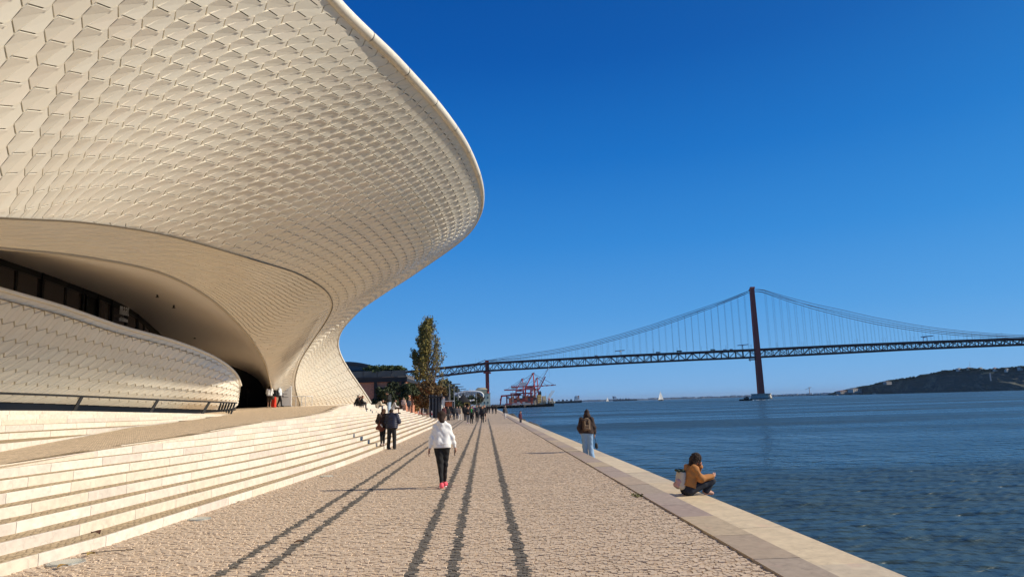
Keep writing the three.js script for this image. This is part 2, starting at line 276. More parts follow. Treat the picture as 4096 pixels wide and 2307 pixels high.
  curves.forEach((c, k) => {
    const len = c.getLength(), n = Math.round(len / 1.5); const low = k ? curves[k - 1] : null;
    for (let i = 0; i < n; i++) {
      const P = c.getPointAt(i / n), Q = c.getPointAt((i + 1) / n), d = Q.clone().sub(P).setLength(.005); P.add(d); Q.sub(d);
      const nr = V3(d.z, 0, -d.x).normalize(); if (nr.x > 0) nr.negate(); const dn = (p, y) => V3(p.x, y, p.z), hb = k ? .26 : .32;
      const P2 = P.clone().addScaledVector(nr, .07), Q2 = Q.clone().addScaledVector(nr, .07);
      mesh('stone_slab', metricUV(quads([[dn(P, P.y - hb), dn(Q, Q.y - hb), Q, P], [P, Q, Q2, P2], [dn(P, P.y - hb), P, P2, dn(P2, P.y - hb)], [dn(Q, Q.y - hb), Q, Q2, dn(Q2, Q.y - hb)]]), .5), pale[Math.floor(r() * 5)], stepsRoot);
    }
    if (k < 5) { const up = curves[k + 1]; tr2.push(sheet((u, v) => { const a = c.getPointAt(u), b = up.getPointAt(u); const p = a.clone().lerp(b, v); p.y = a.y - .006 - v * .0; return p; }, 60, 2)); }
    else tr2.push(sheet((u, v) => { const a = c.getPointAt(u); return V3(a.x - v * .5, a.y - .006, a.z); }, 60, 1));
  });
  mesh('upper_tread', metricUV(merge(tr2), 1 / 3.6), cobbleMat(.52, .40, .255), stepsRoot);
}
// ---------------------------------------------------------------- the museum
const museum = thing('museum_building', 'low curving museum clad in cream ceramic tiles with deep overhang', 'museum');
{
  // edge lines of the shell, measured in the photograph: [x, y, depth], station by station
  const D = a => a.isVector3 ? a : atDepth(...a);
  const lip = [V3(-12.2, 5.9, 14), V3(-11.6, 6.1, 0), [0, 545, 16], [210, 557, 19], [420, 590, 23.5], [640, 652, 30], [760, 692, 36], [822, 733, 40.5], [836, 767, 43.5], [820, 806, 46.5], [786, 856, 49.5], [752, 915, 53], [742, 967, 55.5], [755, 1019, 58]].map(D);
  const top = [V3(-14, 13.6, 14), V3(-8.8, 13.5, 0), V3(-5.4, 13.4, -11), [831, 0, 19.6], [1000, 165, 23.6], [1115, 292, 28.4], [1180, 390, 33.6], [1212, 487, 39.4], [1206, 545, 43.2], [1165, 601, 47.2], [1040, 690, 50], [900, 785, 54], [850, 868, 58], [933, 1013, 64]].map(D);
  const soff = [V3(-15.6, 6.5, 14), V3(-14.6, 6.55, 0), [0, 620, 19], [200, 641, 22.5], [400, 682, 28], [520, 742, 34], [600, 812, 40.5], [642, 864, 44.5], [668, 912, 48.5], [676, 940, 50.5], [681, 962, 52.3], [686, 985, 54], [689, 1003, 55.2], [691, 1024, 56.5]].map(D);
  const ceil = [V3(-22, 8.6, 10), V3(-21, 8.6, -4), [0, 650, 29], [160, 706, 34.5], [320, 772, 40], [402, 838, 45], [480, 885, 50], [545, 908, 54], [600, 926, 57], [630, 940, 59], [650, 955, 60], [670, 985, 61], [682, 1005, 61.5], [690, 1023, 62]].map(D);
  const extend = (a, k) => { const d = a[2].clone().sub(a[3]); a[1] = a[2].clone().addScaledVector(d, k); a[0] = a[2].clone().addScaledVector(d, 2 * k); };
  extend(lip, 5); extend(soff, 4); extend(ceil, 3);
  const crv = a => new THREE.CatmullRomCurve3(a, false, 'centripetal'), Lc = crv(lip), Tc = crv(top), Sc = crv(soff), Cc = crv(ceil);
  const bulge = table([[0, -.1], [.3, .0], [.42, .3], [.55, .6], [.68, 0], [.8, -.1], [.9, -.3], [1, 0]]);
  function surface(A, B, bul) {
    const P = (t, v) => {
      const a = A.getPoint(clamp(t, 0, 1)), b = B.getPoint(clamp(t, 0, 1)), p = a.clone().lerp(b, v), k = bul ? bul(t) * 4 * v * (1 - v) : 0;
      if (k) { const du = A.getPoint(Math.min(1, t + .01)).sub(A.getPoint(Math.max(0, t - .01))).normalize(), n = b.clone().sub(a).normalize().cross(du).normalize(); if (n.x < 0) n.negate(); p.addScaledVector(n, k); }
      return p;
    };
    const N = 500, ts = [0], cum = [0]; let prev = P(0, .5); for (let i = 1; i <= N; i++) { const q = P(i / N, .5); cum.push(cum[i - 1] + q.distanceTo(prev)); ts.push(i / N); prev = q; }
    const len = cum[N], tOf = s => { s = clamp(s, 0, len); let lo = 0, hi = N; while (hi - lo > 1) { const m = (lo + hi) >> 1; cum[m] > s ? hi = m : lo = m; } return ts[lo] + (ts[hi] - ts[lo]) * (s - cum[lo]) / (cum[hi] - cum[lo] || 1); };
    return { P, len, at: (s, v) => P(tOf(s), v), tOf };
  }
  const glaze = M(.81, .75, .635, .26), tones = [M(.82, .765, .65, .22), M(.80, .735, .615, .28), M(.785, .73, .62, .26), M(.815, .745, .63, .20)];
  const inv = camera.quaternion.clone().invert();
  const pixel = p => { const q = p.clone().sub(camera.position).applyQuaternion(inv); return q.z > -.5 ? [-1e4, -1e4] : [512 - 680 * q.x / q.z, 288 + 680 * q.y / q.z]; };
  // shingled ceramic tiles over a surface: six sided, creased along the middle, their lower ends standing proud in a saw-tooth
  function tile(root, name, S, outward, { a, rows, h = .05, hl = h, endLift = 0, lift = .03, d = [.2, -.5], shear = 0, s0 = 0, s1 = S.len, most = 300, seed = 1, relief = () => 1, reliefV = () => 1, drift = () => 0, jog = false, gv = 0, endGap = 0, over = 0 }) {
    const r = rng(seed), all = [], e = .02, rnd = () => (r() - .5) * .006;
    const nrm = (s, v) => { const p = S.at(s, v), u = S.at(s + e, v).sub(S.at(s - e, v)), w = S.at(s, Math.min(1, v + e)).sub(S.at(s, Math.max(0, v - e))), n = u.cross(w).normalize(); return n.dot(outward(p)) < 0 ? n.negate() : n; };
    const cols = Math.ceil(S.len / a) + 2 + Math.ceil(over * rows * Math.abs(shear));
    for (let j = -1 - Math.ceil(rows * (.5 + over)); j <= rows * 1.5; j++) for (let i = -3 - Math.ceil(Math.abs(shear) * rows); i < cols + Math.ceil(Math.abs(shear) * rows); i++) {
      const q = jog ? .05 : endGap, k1 = jog ? [d[0] + .096, d[1] + .18 + q] : d, k2 = jog ? [.92, -.265 + q] : [1, 0];
      const raw = [[jog ? .045 : 0, jog ? 0 : q], [d[0] + (jog ? .045 : 0), d[1] + (jog ? .02 : q)], [1, jog ? 0 : q], [1 + d[0], 1 + d[1]], [1, 1], [d[0], 1 + d[1]], k1, k2, [d[0] + .096, d[1] + 1.18], [.92, .735]]; if (!jog) { raw[6] = raw[1]; raw[7] = raw[2]; }
      // A B A2 C A' B' K1 K2 K1'
      const cx = .5 + d[0] / 2, cy = .5 + d[1] / 2, sv = raw.map(([u, v]) => { const s = (i + (j + v) * shear + u) * a; return [s, (j + lerp(v, cy, gv)) / rows + drift(s)]; });
      const six = sv.slice(0, 6);
      if (six.every(q => q[1] <= .001) || six.every(q => q[1] >= .999) || six.every(q => q[0] <= s0) || six.every(q => q[0] >= s1)) continue;
      const C = sv.map(([s, v]) => [clamp(s, s0, s1), clamp(v, 0, 1)]), vm = clamp((C[0][1] + C[4][1]) / 2, .01, .99), kf = relief((i + .5) * a / S.len) * reliefV(vm);
      const m = nrm(clamp((C[0][0] + C[4][0]) / 2, s0, s1), vm), B = C.map(([s, v]) => S.at(s, v)), edge = C.map(([s, v]) => v > .985 || v < .015 ? .4 : 1);
      const lower = jog ? [[0, .008], [1, .008], [4, hl], [9, hl], [8, hl], [5, hl * .85]] : [[0, hl], [1, 0], [4, 0], [5, hl]], upper = jog ? [[6, lift], [7, lift], [2, lift - h * .3], [3, lift - h], [4, lift - h]] : [[1, lift], [2, lift + h], [3, lift + h], [4, lift]]; // set back and standing proud
      for (const half of [lower, upper]) {
        const jt = rnd() * kf, n = half.length, Q = half.map(([k, y]) => B[k].clone().addScaledVector(m, (y * kf + (k < 3 ? endLift : 0) + jt + rnd() * .3) * edge[k])), Z = half.map(([k]) => B[k].clone().addScaledVector(m, -.04)), ctr = Q.reduce((t, q) => t.add(q), V3(0, 0, 0)).multiplyScalar(1 / n);
        Q.forEach((q, k) => { q.lerp(ctr, .014); Z[k].lerp(ctr, .012); });
        const T = []; for (let k = 1; k + 1 < n; k++) T.push([Q[0], Q[k], Q[k + 1]]); for (let k = 0; k < n; k++) { const e = (k + 1) % n; T.push([Q[k], Z[k], Z[e]], [Q[k], Z[e], Q[e]]); }
        const p = []; for (const t of T) for (const q of t) p.push(q.x, q.y, q.z);
        const px = Q.map(pixel), xs = px.map(q => q[0]), ys = px.map(q => q[1]), inView = Math.max(...xs) > 0 && Math.min(...xs) < 1024 && Math.max(...ys) > 0 && Math.min(...ys) < 576;
        let ar = 0; for (let k = 0; k < n; k++) { const e = (k + 1) % n; ar += px[k][0] * px[e][1] - px[e][0] * px[k][1]; }
        all.push([p, inView ? Math.abs(ar) : 0, Math.floor(r() * 4)]);
      }
    }
    all.sort((x, y) => y[1] - x[1]);
    const geo = p => { const g = new THREE.BufferGeometry(); g.setAttribute('position', new THREE.Float32BufferAttribute(p, 3)); g.computeVertexNormals(); return g; };
    all.slice(0, most).forEach(([p, s, k]) => mesh(name, geo(p), tones[k], root));
    for (let k = 0; k < 4; k++) { const p = []; all.slice(most).forEach(t => { if (t[2] === k) for (const x of t[0]) p.push(x); }); if (p.length) tag(mesh(name + '_field', geo(p), tones[k], root), null, null, null, 'stuff'); }
    return all.length;
  }
  const backing = M(.22, .17, .12, .8);
  const facadeS = surface(Lc, Tc, bulge), soffS = surface(Sc, Lc, null);
  const facade = mesh('facade', sheet((u, v) => facadeS.P(u, v).add(V3(-.06, .05, 0)), 160, 24), backing, museum);
  mesh('footing', sheet((u, v) => facadeS.P(1, u).add(V3(0, -.8 * v + .02, .02)), 24, 1), glaze, museum);
  tile(facade, 'tile', facadeS, p => V3(.8, -.55, .1), { a: .75, rows: 18.5, h: .028, hl: .058, lift: .041, shear: -.03, seed: 3, jog: true, reliefV: table([[0, .35], [.3, .85], [.7, 1], [.85, .7], [1, .3]]), drift: table([[0, -.50], [10, -.37], [20, -.25], [28, -.135], [34.5, -.05], [41, -.005], [46, 0]]), relief: table([[0, 1], [.72, 1], [.84, .85], [1, .75]]) });
  const soffit = mesh('soffit', sheet((u, v) => soffS.P(u, v).add(V3(-.01, .03 * (1 - u), -.05 * u)), 160, 12), backing, museum);
  { // long thin courses, along the lip at first, then slanting across the leg
    let sB = 0; for (let k = 0; k <= 400; k++) { const s = soffS.len * k / 400; if (soffS.tOf(s) < 6.4 / 13) sB = s; }
    const turn = s => { const x = Math.max(0, s - sB), R = 9; return x < R ? .26 * x * x / (2 * R) : .26 * (x - R / 2); };
    tile(soffit, 'tile', soffS, p => V3(-.1, -1, .6), { h: .0, gv: .20, lift: .002, endLift: .02, d: [.12, -.25], shear: .37, a: 1.3, rows: 22, seed: 5, most: 60, drift: turn, over: 8 });
  }
  // white coping along the roof edge, slim where the shell turns away
  {
    const n = 150, rad = table([[0, .22], [.50, .19], [.58, .11], [.64, .05], [.80, .04], [.9, .09], [1, .07]]), root = new THREE.Group(); root.name = 'coping'; museum.add(root); const r = rng(8);
    const cm = [stone(.80, .77, .70, .7), stone(.84, .81, .74, .7), stone(.76, .73, .66, .7)], seg = 22;
    for (let k = 0; k < seg; k++) { // segments with joints between
      const g = sheet((u, v) => { const t = lerp(k / seg, (k + 1) / seg, lerp(.008, .992, u)), c = Tc.getPoint(t), T = Tc.getTangent(t), side = V3(0, 1, 0).cross(T).normalize(), up = T.clone().cross(side), R = rad(t), a = v * 6.2832; return c.addScaledVector(side, Math.cos(a) * R).addScaledVector(up, Math.sin(a) * R + R * .6); }, 14, 12);
      mesh('coping_stone', metricUV(g, .5), cm[Math.floor(r() * 3)], root);
    }
  }
  const bronze = M(.10, .075, .045, .4), trim = M(.52, .42, .28, .4);
  mesh('lip_trim', new THREE.TubeGeometry(new THREE.CatmullRomCurve3(lip.map(p => p.clone().add(V3(.02, -.03, .02))), false, 'centripetal'), 200, .028, 6), bronze, museum);
  mesh('soffit_trim', new THREE.TubeGeometry(new THREE.CatmullRomCurve3(soff.map(p => p.clone().add(V3(-.03, -.03, 0))), false, 'centripetal'), 200, .06, 6), trim, museum);
  // smooth plaster vault between the soffit and the glazing
  const plaster = M(.80, .73, .66, .8);
  mesh('ceiling', sheet((u, v) => { const p = Sc.getPoint(u).lerp(Cc.getPoint(u), v), k = 4 * v * (1 - v); p.y += .25 * k; return p; }, 120, 16), plaster, museum);
  for (const [x, y, z] of [[305, 690, 31], [396, 746, 35.5], [437, 773, 37.5], [484, 794, 41], [490, 850, 46]]) { const p = atDepth(x, y, z), c = p.clone().add(V3(0, .14, 0)); const s = mesh('ceiling_lamp', merge([rod(c, p, .05, .05, 8), rod(p, p.clone().add(V3(0, -.02, 0)), .09, .09, 10)]), M(.04, .035, .03, .5), museum); }
  // roof and back of the building
  const roofLine = t => { const p = Tc.getPoint(t); return V3(Math.min(-36, p.x - 16), Math.max(p.y - .6, 4 * (1 - t) + 2), p.z - 2); };
  mesh('roof', sheet((u, v) => { const p = Tc.getPoint(u).lerp(roofLine(u), v); p.y -= .05 + .0 * v; return p; }, 100, 6), M(.5, .46, .38, .8), museum);
  mesh('back_wall', sheet((u, v) => { const p = roofLine(u); return V3(p.x, lerp(p.y, -.1, v), p.z); }, 60, 1), backing, museum);
  { const P = k => Tc.getPoint(k), e = P(0), f = roofLine(0), l = lip[0], s = soff[0], c = ceil[0]; const q = quads([[e, f, V3(f.x, 0, f.z), V3(c.x, 0, c.z)], [e, V3(c.x, 0, c.z), c, c], [e, c, s, l], [P(1), roofLine(1), V3(roofLine(1).x, 0, roofLine(1).z), V3(P(1).x, 0, P(1).z)]]); mesh('end_wall', q, backing, museum); }
  // lower shell: a hull shaped volume of the same tiles, under the vault
  const rim = [V3(-17.2, 6.0, 10), V3(-16.8, 6.1, -6), [0, 731, 23.5], [160, 776, 27], [300, 823, 31], [440, 861, 36], [530, 896, 40.5], [575, 924, 43.5], [597, 948, 45.5], [605, 970, 46.8]].map(D);
  const foot = [V3(-21.5, 2.4, 10), V3(-21, 2.45, -8), [0, 1009, 29], [170, 1015, 33.4], [344, 1022, 38.2], [470, 1027, 42.2], [545, 1029, 44.9], [575, 1027, 46.2], [590, 1023, 47.1], [598, 1017, 47.7]].map(D);
  extend(rim, 5); extend(foot, 4);
  const Rc = crv(rim), Fc = crv(foot), hullS = surface(Fc, Rc, table([[0, .35], [.7, .35], [.9, .15], [1, 0]]));
  const hull = mesh('lower_shell', sheet((u, v) => hullS.P(u, v).add(V3(-.01, 0, -.01)), 120, 12), M(.42, .37, .30, .7), museum);
  tile(hull, 'tile', hullS, p => V3(.8, -.3, .6), { a: .66, rows: 7.4, h: .0, hl: .008, gv: .03, endGap: .06, lift: .004, endLift: .035, d: [.29, -.30], shear: 1, seed: 9, most: 260, s1: hullS.len });
  mesh('rim_coping', new THREE.TubeGeometry(new THREE.CatmullRomCurve3(rim.map(p => p.clone().add(V3(.02, .06, 0))), false, 'centripetal'), 160, .085, 8), M(.80, .73, .60, .35), museum);
  // return of the nose, towards the entrance
  const back = [V3(-24, 6, 10), V3(-24, 6, -8), ...rim.slice(2).map((p, k) => V3(p.x - 3.2 - (k < 5 ? 2 : 0), p.y - .05, p.z - 2.6 - k * .35))];
  mesh('terrace_floor', sheet((u, v) => Rc.getPoint(u).add(V3(0, -.25, 0)).lerp(crv(back).getPoint(u).add(V3(0, -.25, 0)), v), 60, 2), M(.2, .17, .14, .8), museum);
  const endR = rim[9], endF = foot[9]; mesh('shell_return', sheet((u, v) => { const a = endF.clone().lerp(endR, v); return a.add(V3(-u * 7, 0, -1.0 * u - 1.6 * Math.sin(u * 1.57))); }, 16, 4), glaze, museum);
  mesh('plinth', sheet((u, v) => { const p = Fc.getPoint(u); return V3(p.x - .15, lerp(p.y + .02, 1.2, v), p.z - .1); }, 80, 1), M(.004, .004, .004, .35), museum);
  // floor of the gap between railing and shell
  mesh('gap_floor', quads([[V3(-14.3, 1.45, -12), V3(-14.3, 1.45, -42), V3(-24, 1.45, -48), V3(-24, 1.45, -12)]]), M(.80, .76, .70, .7), museum);
  // glazing of the cafe: dark panes and black frames under the vault
  const G = u => Cc.getPoint(u), frame = M(.006, .006, .006, .4), pane = new THREE.MeshPhysicalMaterial({ color: new THREE.Color().setRGB(.07, .052, .045), roughness: .08, metalness: 0, clearcoat: 1, clearcoatRoughness: .03 });
  const low = u => { const p = G(u); return V3(p.x + .1, Math.min(p.y - .05, Math.max(5.0, 6.05 - Math.max(0, -p.z - 30) * .05)), p.z); };
  const cuts = [[0, .04], [.04, .10], [.10, .152]], U = [.152]; // panes between these places along the curve, from the far left
  const uAt = x => { let b = .15, e = 1e9; for (let k = 0; k <= 400; k++) { const u = .13 + .3 * k / 400, q = pixel(G(u)), d = Math.abs(q[0] / 1024 * 2576 - x); if (d < e) { e = d; b = u; } } return b; };
  const bars = [[-60, .1], [42, .06], [104, .14], [166, .05], [208, .1], [246, .1], [280, .12], [318, .08], [345, .1], [362, .05], [376, .05]].map(([x, w]) => [uAt(x), w]);
  const inset = (p, k) => p.clone().add(V3(.0, 0, k));
  for (let k = 0; k < bars.length; k++) {
    const a = bars[k][0], b = k + 1 < bars.length ? bars[k + 1][0] : uAt(398), A = G(a), B = G(b), a2 = low(a), b2 = low(b);
    if (k !== 4) mesh('window_pane', quads([[inset(A, -.06), inset(B, -.06), inset(b2, -.06), inset(a2, -.06)]]), pane, museum); else mesh('dark_opening', quads([[inset(A, -.4), inset(B, -.4), inset(b2, -.4), inset(a2, -.4)]]), frame, museum);
    mesh('window_frame', beam(A, a2.clone().add(V3(0, -.3, 0)), bars[k][1] * 2, .14), frame, museum);
    mesh('window_head', beam(A.clone().add(V3(0, -.12, 0)), B.clone().add(V3(0, -.12, 0)), .16, .34), frame, museum);
    if (k < 2) mesh('window_rail', beam(A.clone().lerp(a2, .72), B.clone().lerp(b2, .72), .1, .32), frame, museum);
  }
  for (let k = 0; k < 3; k++) { const a = G(k * .045), b = G(k * .045 + .045); mesh('window_pane', quads([[a, b, V3(b.x, 4, b.z), V3(a.x, 4, a.z)]]), pane, museum); }
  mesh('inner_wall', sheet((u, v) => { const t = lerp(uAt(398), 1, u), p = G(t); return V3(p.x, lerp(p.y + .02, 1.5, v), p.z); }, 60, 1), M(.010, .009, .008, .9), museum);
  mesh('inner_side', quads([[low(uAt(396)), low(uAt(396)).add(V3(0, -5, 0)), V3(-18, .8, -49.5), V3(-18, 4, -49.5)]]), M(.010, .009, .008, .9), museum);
  // white lettering on the glass
  const font = await new FontLoader().loadAsync('fonts/droid/droid_sans_bold.typeface.json');
  const white = M(.75, .73, .70, .6);
  const u0 = uAt(294), u1 = uAt(318), A = G(u0), B = G(u1), dir = B.clone().sub(A).setY(0).normalize(), yaw = Math.atan2(-dir.z, dir.x);
  const put = (text, size, x, y, name, width) => { const g = new TextGeometry(text, { font, size, depth: .02, curveSegments: 3 }); g.computeBoundingBox(); const b = g.boundingBox, w = b.max.x - b.min.x; const m = mesh(name, g, white, museum); m.position.copy(A).addScaledVector(dir, x); m.position.y = y; m.position.x += .16; m.position.z += .06; m.rotation.y = yaw; m.scale.set(width / w, 1, 1); return m; };
  const span = Math.hypot(B.x - A.x, B.z - A.z), p1 = atDepth(294, 770, -A.z), p2 = atDepth(294, 788, -A.z), p3 = atDepth(294, 799, -A.z);
  put('maat', .62, span * .06, p2.y - .02, 'lettering', span * .95); put('café & kitchen', .22, span * .06, p3.y - .15, 'small_lettering', span * .92);
  // doorway behind the visitors: dark glass wall
  mesh('entrance_floor_sill', box(-19.5, PLAT + .02, -60, 6, .06, .3), frame, museum);
}
// ---------------------------------------------------------------- black railing with slanting posts in front of the lower shell
{
  const rail = thing('railing', 'black metal railing with slanting blade posts before the lower shell', 'railing');
  const P = [[-60, 985, 22.4], [0, 987.5, 23.6], [150, 993, 27.2], [330, 1001, 31.8], [470, 1007, 36], [540, 1009.5, 38.8], [594, 1012, 41]].map(a => atDepth(...a)), blk = M(.006, .006, .006, .65);
  const c = new THREE.CatmullRomCurve3(P); const g = sheet((u, v) => { const p = c.getPoint(u), t = c.getTangent(u), s = V3(t.z, 0, -t.x).normalize(), q = [[-.08, -.035], [.08, -.035], [.08, .035], [-.08, .035], [-.08, -.035]][Math.round(v * 4)]; return p.addScaledVector(s, q[0]).add(V3(0, q[1], 0)); }, 80, 4);
  mesh('handrail', clean(g), blk, rail);
  for (const [x1, y1, x2, y2, z] of [[-30, 988, -60, 1033, 23], [206, 996, 184, 1036, 28.5], [397, 1005, 376, 1039, 33.6], [527, 1010, 508, 1041, 38.2]]) { const a = atDepth(x1, y1, z), b = atDepth(x2, y2, z - .35); mesh('post', merge([beam(a, b, .05, .13), beam(b.clone().add(V3(-.14, .01, 0)), b.clone().add(V3(.14, .01, 0)), .12, .03)]), blk, rail); }
  for (let k = 0; k < 6; k++) { const a = atDepth(556 + k * 7.0, 1012.5, 40.4 + k * .12), b = atDepth(550 + k * 6.2, 1030 + k * 1.9, 40.2 + k * .1); mesh('post', beam(a, b, .05, .11), blk, rail); }
  mesh('base_rail', new THREE.TubeGeometry(new THREE.CatmullRomCurve3(P.slice(1).map((p, k) => p.clone().add(V3(-.45, -.62 - k * .018, -.4)))), 40, .04, 5), blk, rail);
}
// ---------------------------------------------------------------- suspension bridge
{
  const br = thing('suspension_bridge', 'dark red suspension bridge with truss deck crossing the river', 'bridge');
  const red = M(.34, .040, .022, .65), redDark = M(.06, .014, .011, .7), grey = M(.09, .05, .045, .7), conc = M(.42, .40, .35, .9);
  const A = V3(3, 0, -1320), B = V3(812, 0, -1062), along = B.clone().sub(A).normalize(), across = V3(-along.z, 0, along.x);  // towards the viewer
  if (across.z < 0) across.negate();
  const nrm = across.clone(), hit = (x, y) => { const d = sight(x, y), t = A.clone().sub(camera.position).dot(nrm) / d.dot(nrm); return d.multiplyScalar(t).add(camera.position); };
  const sOf = p => p.clone().sub(A).dot(along), at = (s, y, w = 0) => A.clone().addScaledVector(along, s).addScaledVector(across, w).setY(y);
  const prof = pts => table(pts.map(([x, y]) => { const p = hit(x, y); return [sOf(p), p.y]; }).sort((a, b) => a[0] - b[0]));
  const deckTop = prof([[1005, 934.5], [1100, 924], [1225, 910.5], [1400, 901], [1560, 892], [1740, 884], [1905, 876.5], [2100, 867], [2300, 858.5], [2450, 853], [2576, 849], [2700, 846]]);
  const deckBot = prof([[1005, 956], [1100, 946.5], [1225, 933], [1400, 924], [1560, 914.5], [1740, 906], [1905, 899], [2100, 889.5], [2300, 879], [2450, 872.5], [2576, 867.5], [2700, 863]]);
  const s0 = sOf(hit(1000, 935)), s1 = sOf(hit(2690, 846)), sP = sOf(hit(1225, 910)), sT = sOf(hit(1903, 860)), HW = 11;
  const chord = (f, w, hh, ww) => { const l = []; const n = 40; for (let k = 0; k < n; k++) l.push(beam(at(lerp(s0, s1, k / n), f(lerp(s0, s1, k / n)), w), at(lerp(s0, s1, (k + 1) / n), f(lerp(s0, s1, (k + 1) / n)), w), ww, hh)); return merge(l); };
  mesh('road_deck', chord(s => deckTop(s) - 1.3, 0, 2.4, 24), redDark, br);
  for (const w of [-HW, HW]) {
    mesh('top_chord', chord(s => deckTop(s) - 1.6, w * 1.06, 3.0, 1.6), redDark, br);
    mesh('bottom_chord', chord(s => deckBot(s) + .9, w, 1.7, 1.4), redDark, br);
    const l = [], n = Math.round((s1 - s0) / 12.2); let flip = 0;
    for (let k = 0; k <= n; k++) {
      const a = lerp(s0, s1, k / n), b = lerp(s0, s1, (k + 1) / n); l.push(beam(at(a, deckTop(a) - 2, w), at(a, deckBot(a) + 1, w), 1.05, 1.0));
      if (k < n) { const up = k % 2; l.push(beam(at(a, up ? deckTop(a) - 2.5 : deckBot(a) + 1.2, w), at(b, up ? deckBot(b) + 1.2 : deckTop(b) - 2.5, w), 1.0, 1.0)); if (a > sT) l.push(beam(at(a, up ? deckBot(a) + 1.2 : deckTop(a) - 2.5, w), at(b, up ? deckTop(b) - 2.5 : deckBot(b) + 1.2, w), .45, .45)); }
    }
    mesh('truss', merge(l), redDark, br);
  }
  mesh('rail_deck', chord(s => deckBot(s) + 2.2, 0, .8, 18), grey, br);
  // tower: two braced legs on a concrete pier
  {
    const tw = new THREE.Group(); tw.name = 'tower'; br.add(tw); const head = hit(1893, 727).y, footY = 5.5, wB = 15.5, wT = 11.8, sB = sT + 4.5, cs = s => s;
    for (const w of [-1, 1]) {
      const P = (y) => { const f = (y - footY) / (head - footY); return at(sT, y, w * lerp(wB, wT, f)); }, sz = f => lerp(9.5, 6.6, f), dz = f => lerp(5.6, 4.4, f), l = [], n = 8;
      for (let k = 0; k < n; k++) { const a = k / n, b = (k + 1) / n, ya = lerp(footY, head, a), yb = lerp(footY, head, b), c = [[-1, -1], [1, -1], [1, 1], [-1, 1]], q = (f, y) => c.map(([i, j]) => P(y).addScaledVector(along, i * sz(f) / 2).addScaledVector(across, j * dz(f) / 2)), p0 = q(a, ya), p1 = q(b, yb); l.push(quads([0, 1, 2, 3].map(i => [p0[i], p0[(i + 1) % 4], p1[(i + 1) % 4], p1[i]]))); }
      l.push(beam(P(head - .5), P(head + 2.5), 7.5, 5.2)); mesh('tower_leg', merge(l), red, tw);
    }
    const w = y => lerp(wB, wT, (y - footY) / (head - footY)), lv = [footY + 8, 36, 62, 74, 98, 122, 146, 168, head - 4], l = [];
    for (const y of lv) for (const d of [-2.4, 2.4]) l.push(beam(at(sT + d, y, -w(y)), at(sT + d, y, w(y)), 1.8, 2.4));
    for (let k = 0; k + 1 < lv.length; k++) if (k !== 2) for (const d of [-2.4, 2.4]) { l.push(beam(at(sT + d, lv[k], -w(lv[k])), at(sT + d, lv[k + 1], w(lv[k + 1])), 1.2, 1.2), beam(at(sT + d, lv[k], w(lv[k])), at(sT + d, lv[k + 1], -w(lv[k + 1])), 1.2, 1.2)); }
    mesh('cross_bracing', merge(l), red, tw);
    mesh('maintenance_platform', merge([beam(at(sT - 16, deckBot(sT) - 3, HW), at(sT - 3, deckBot(sT) - 3, HW), 2, 2), beam(at(sT - 14, deckBot(sT) - 1, HW), at(sT - 14, deckBot(sT) - 6, HW), 1, 1)]), redDark, tw);
    const pier = new THREE.CylinderGeometry(15.5, 17.5, 7, 28).scale(1, 1, 1.35); pier.rotateY(Math.atan2(across.x, across.z)); const c = at(sT, 2.5); pier.translate(c.x, c.y, c.z);
    const ledge = new THREE.CylinderGeometry(17, 17, 1.4, 28).scale(1, 1, 1.35); ledge.rotateY(Math.atan2(across.x, across.z)); ledge.translate(c.x, 6, c.z);
    mesh('pier', merge([pier, ledge]), conc, br); const skirt = new THREE.CylinderGeometry(17.9, 18.2, 2, 28).scale(1, 1, 1.35); skirt.rotateY(Math.atan2(across.x, across.z)); skirt.translate(c.x, -1.9, c.z); mesh('pier_fender', skirt, M(.05, .05, .045, .9), br);
  }
  // slim side pillar where the side span ends
  {
    const l = [], capY = hit(1225, 905).y; for (const w of [-4.5, 4.5]) { l.push(beam(at(sP, -2, w * 1.1), at(sP, deckBot(sP) - 1, w * 1.02), 4.2, 3.5)); l.push(beam(at(sP, deckBot(sP) - 1, w), at(sP, capY, w), 4.6, 3.5)); }
    for (const y of [6, 24, 42, deckBot(sP) - 2]) l.push(beam(at(sP, y, -4.5), at(sP, y, 4.5), 3.2, 3)); l.push(beam(at(sP - 4.5, deckBot(sP) - 2.5, 0), at(sP + 4.5, deckBot(sP) - 2.5, 0), 20, 3));
    mesh('side_pillar', merge(l), red, br);
    const s2 = sOf(hit(1085, 940)), l2 = []; for (const w of [-9, 9]) l2.push(beam(at(s2, -1, w), at(s2, deckBot(s2), w), 7, 6)); l2.push(beam(at(s2, deckBot(s2) - 6, -10), at(s2, deckBot(s2) - 6, 10), 9, 4)); mesh('approach_pillar', merge(l2), red, br);
  }
  // main cables, suspenders
  const cab = prof([[1225, 907], [1310, 900], [1400, 886.5], [1480, 870], [1560, 849], [1640, 825.5], [1700, 805], [1760, 783], [1830, 756], [1884, 733], [1903, 727], [1922, 733], [1980, 753], [2050, 774.5], [2130, 795], [2200, 811], [2280, 825], [2350, 834.5], [2420, 841], [2480, 845], [2540, 847.3], [2576, 848], [2700, 845]]);
  const line = (f, a, b, w, r, n = 60) => { const pts = []; for (let k = 0; k <= n; k++) { const s = lerp(a, b, k / n); pts.push(at(s, f(s), w)); } return new THREE.TubeGeometry(new THREE.CatmullRomCurve3(pts), n * 2, r, 5); };
  const second = s => cab(s) + (s < sT ? 5.5 : 7.5) * Math.min(1, Math.abs(s - sT) / 140) * clamp((s1 + 40 - s) / 300, .15, 1) * clamp((s - sP) / 60, 0, 1);
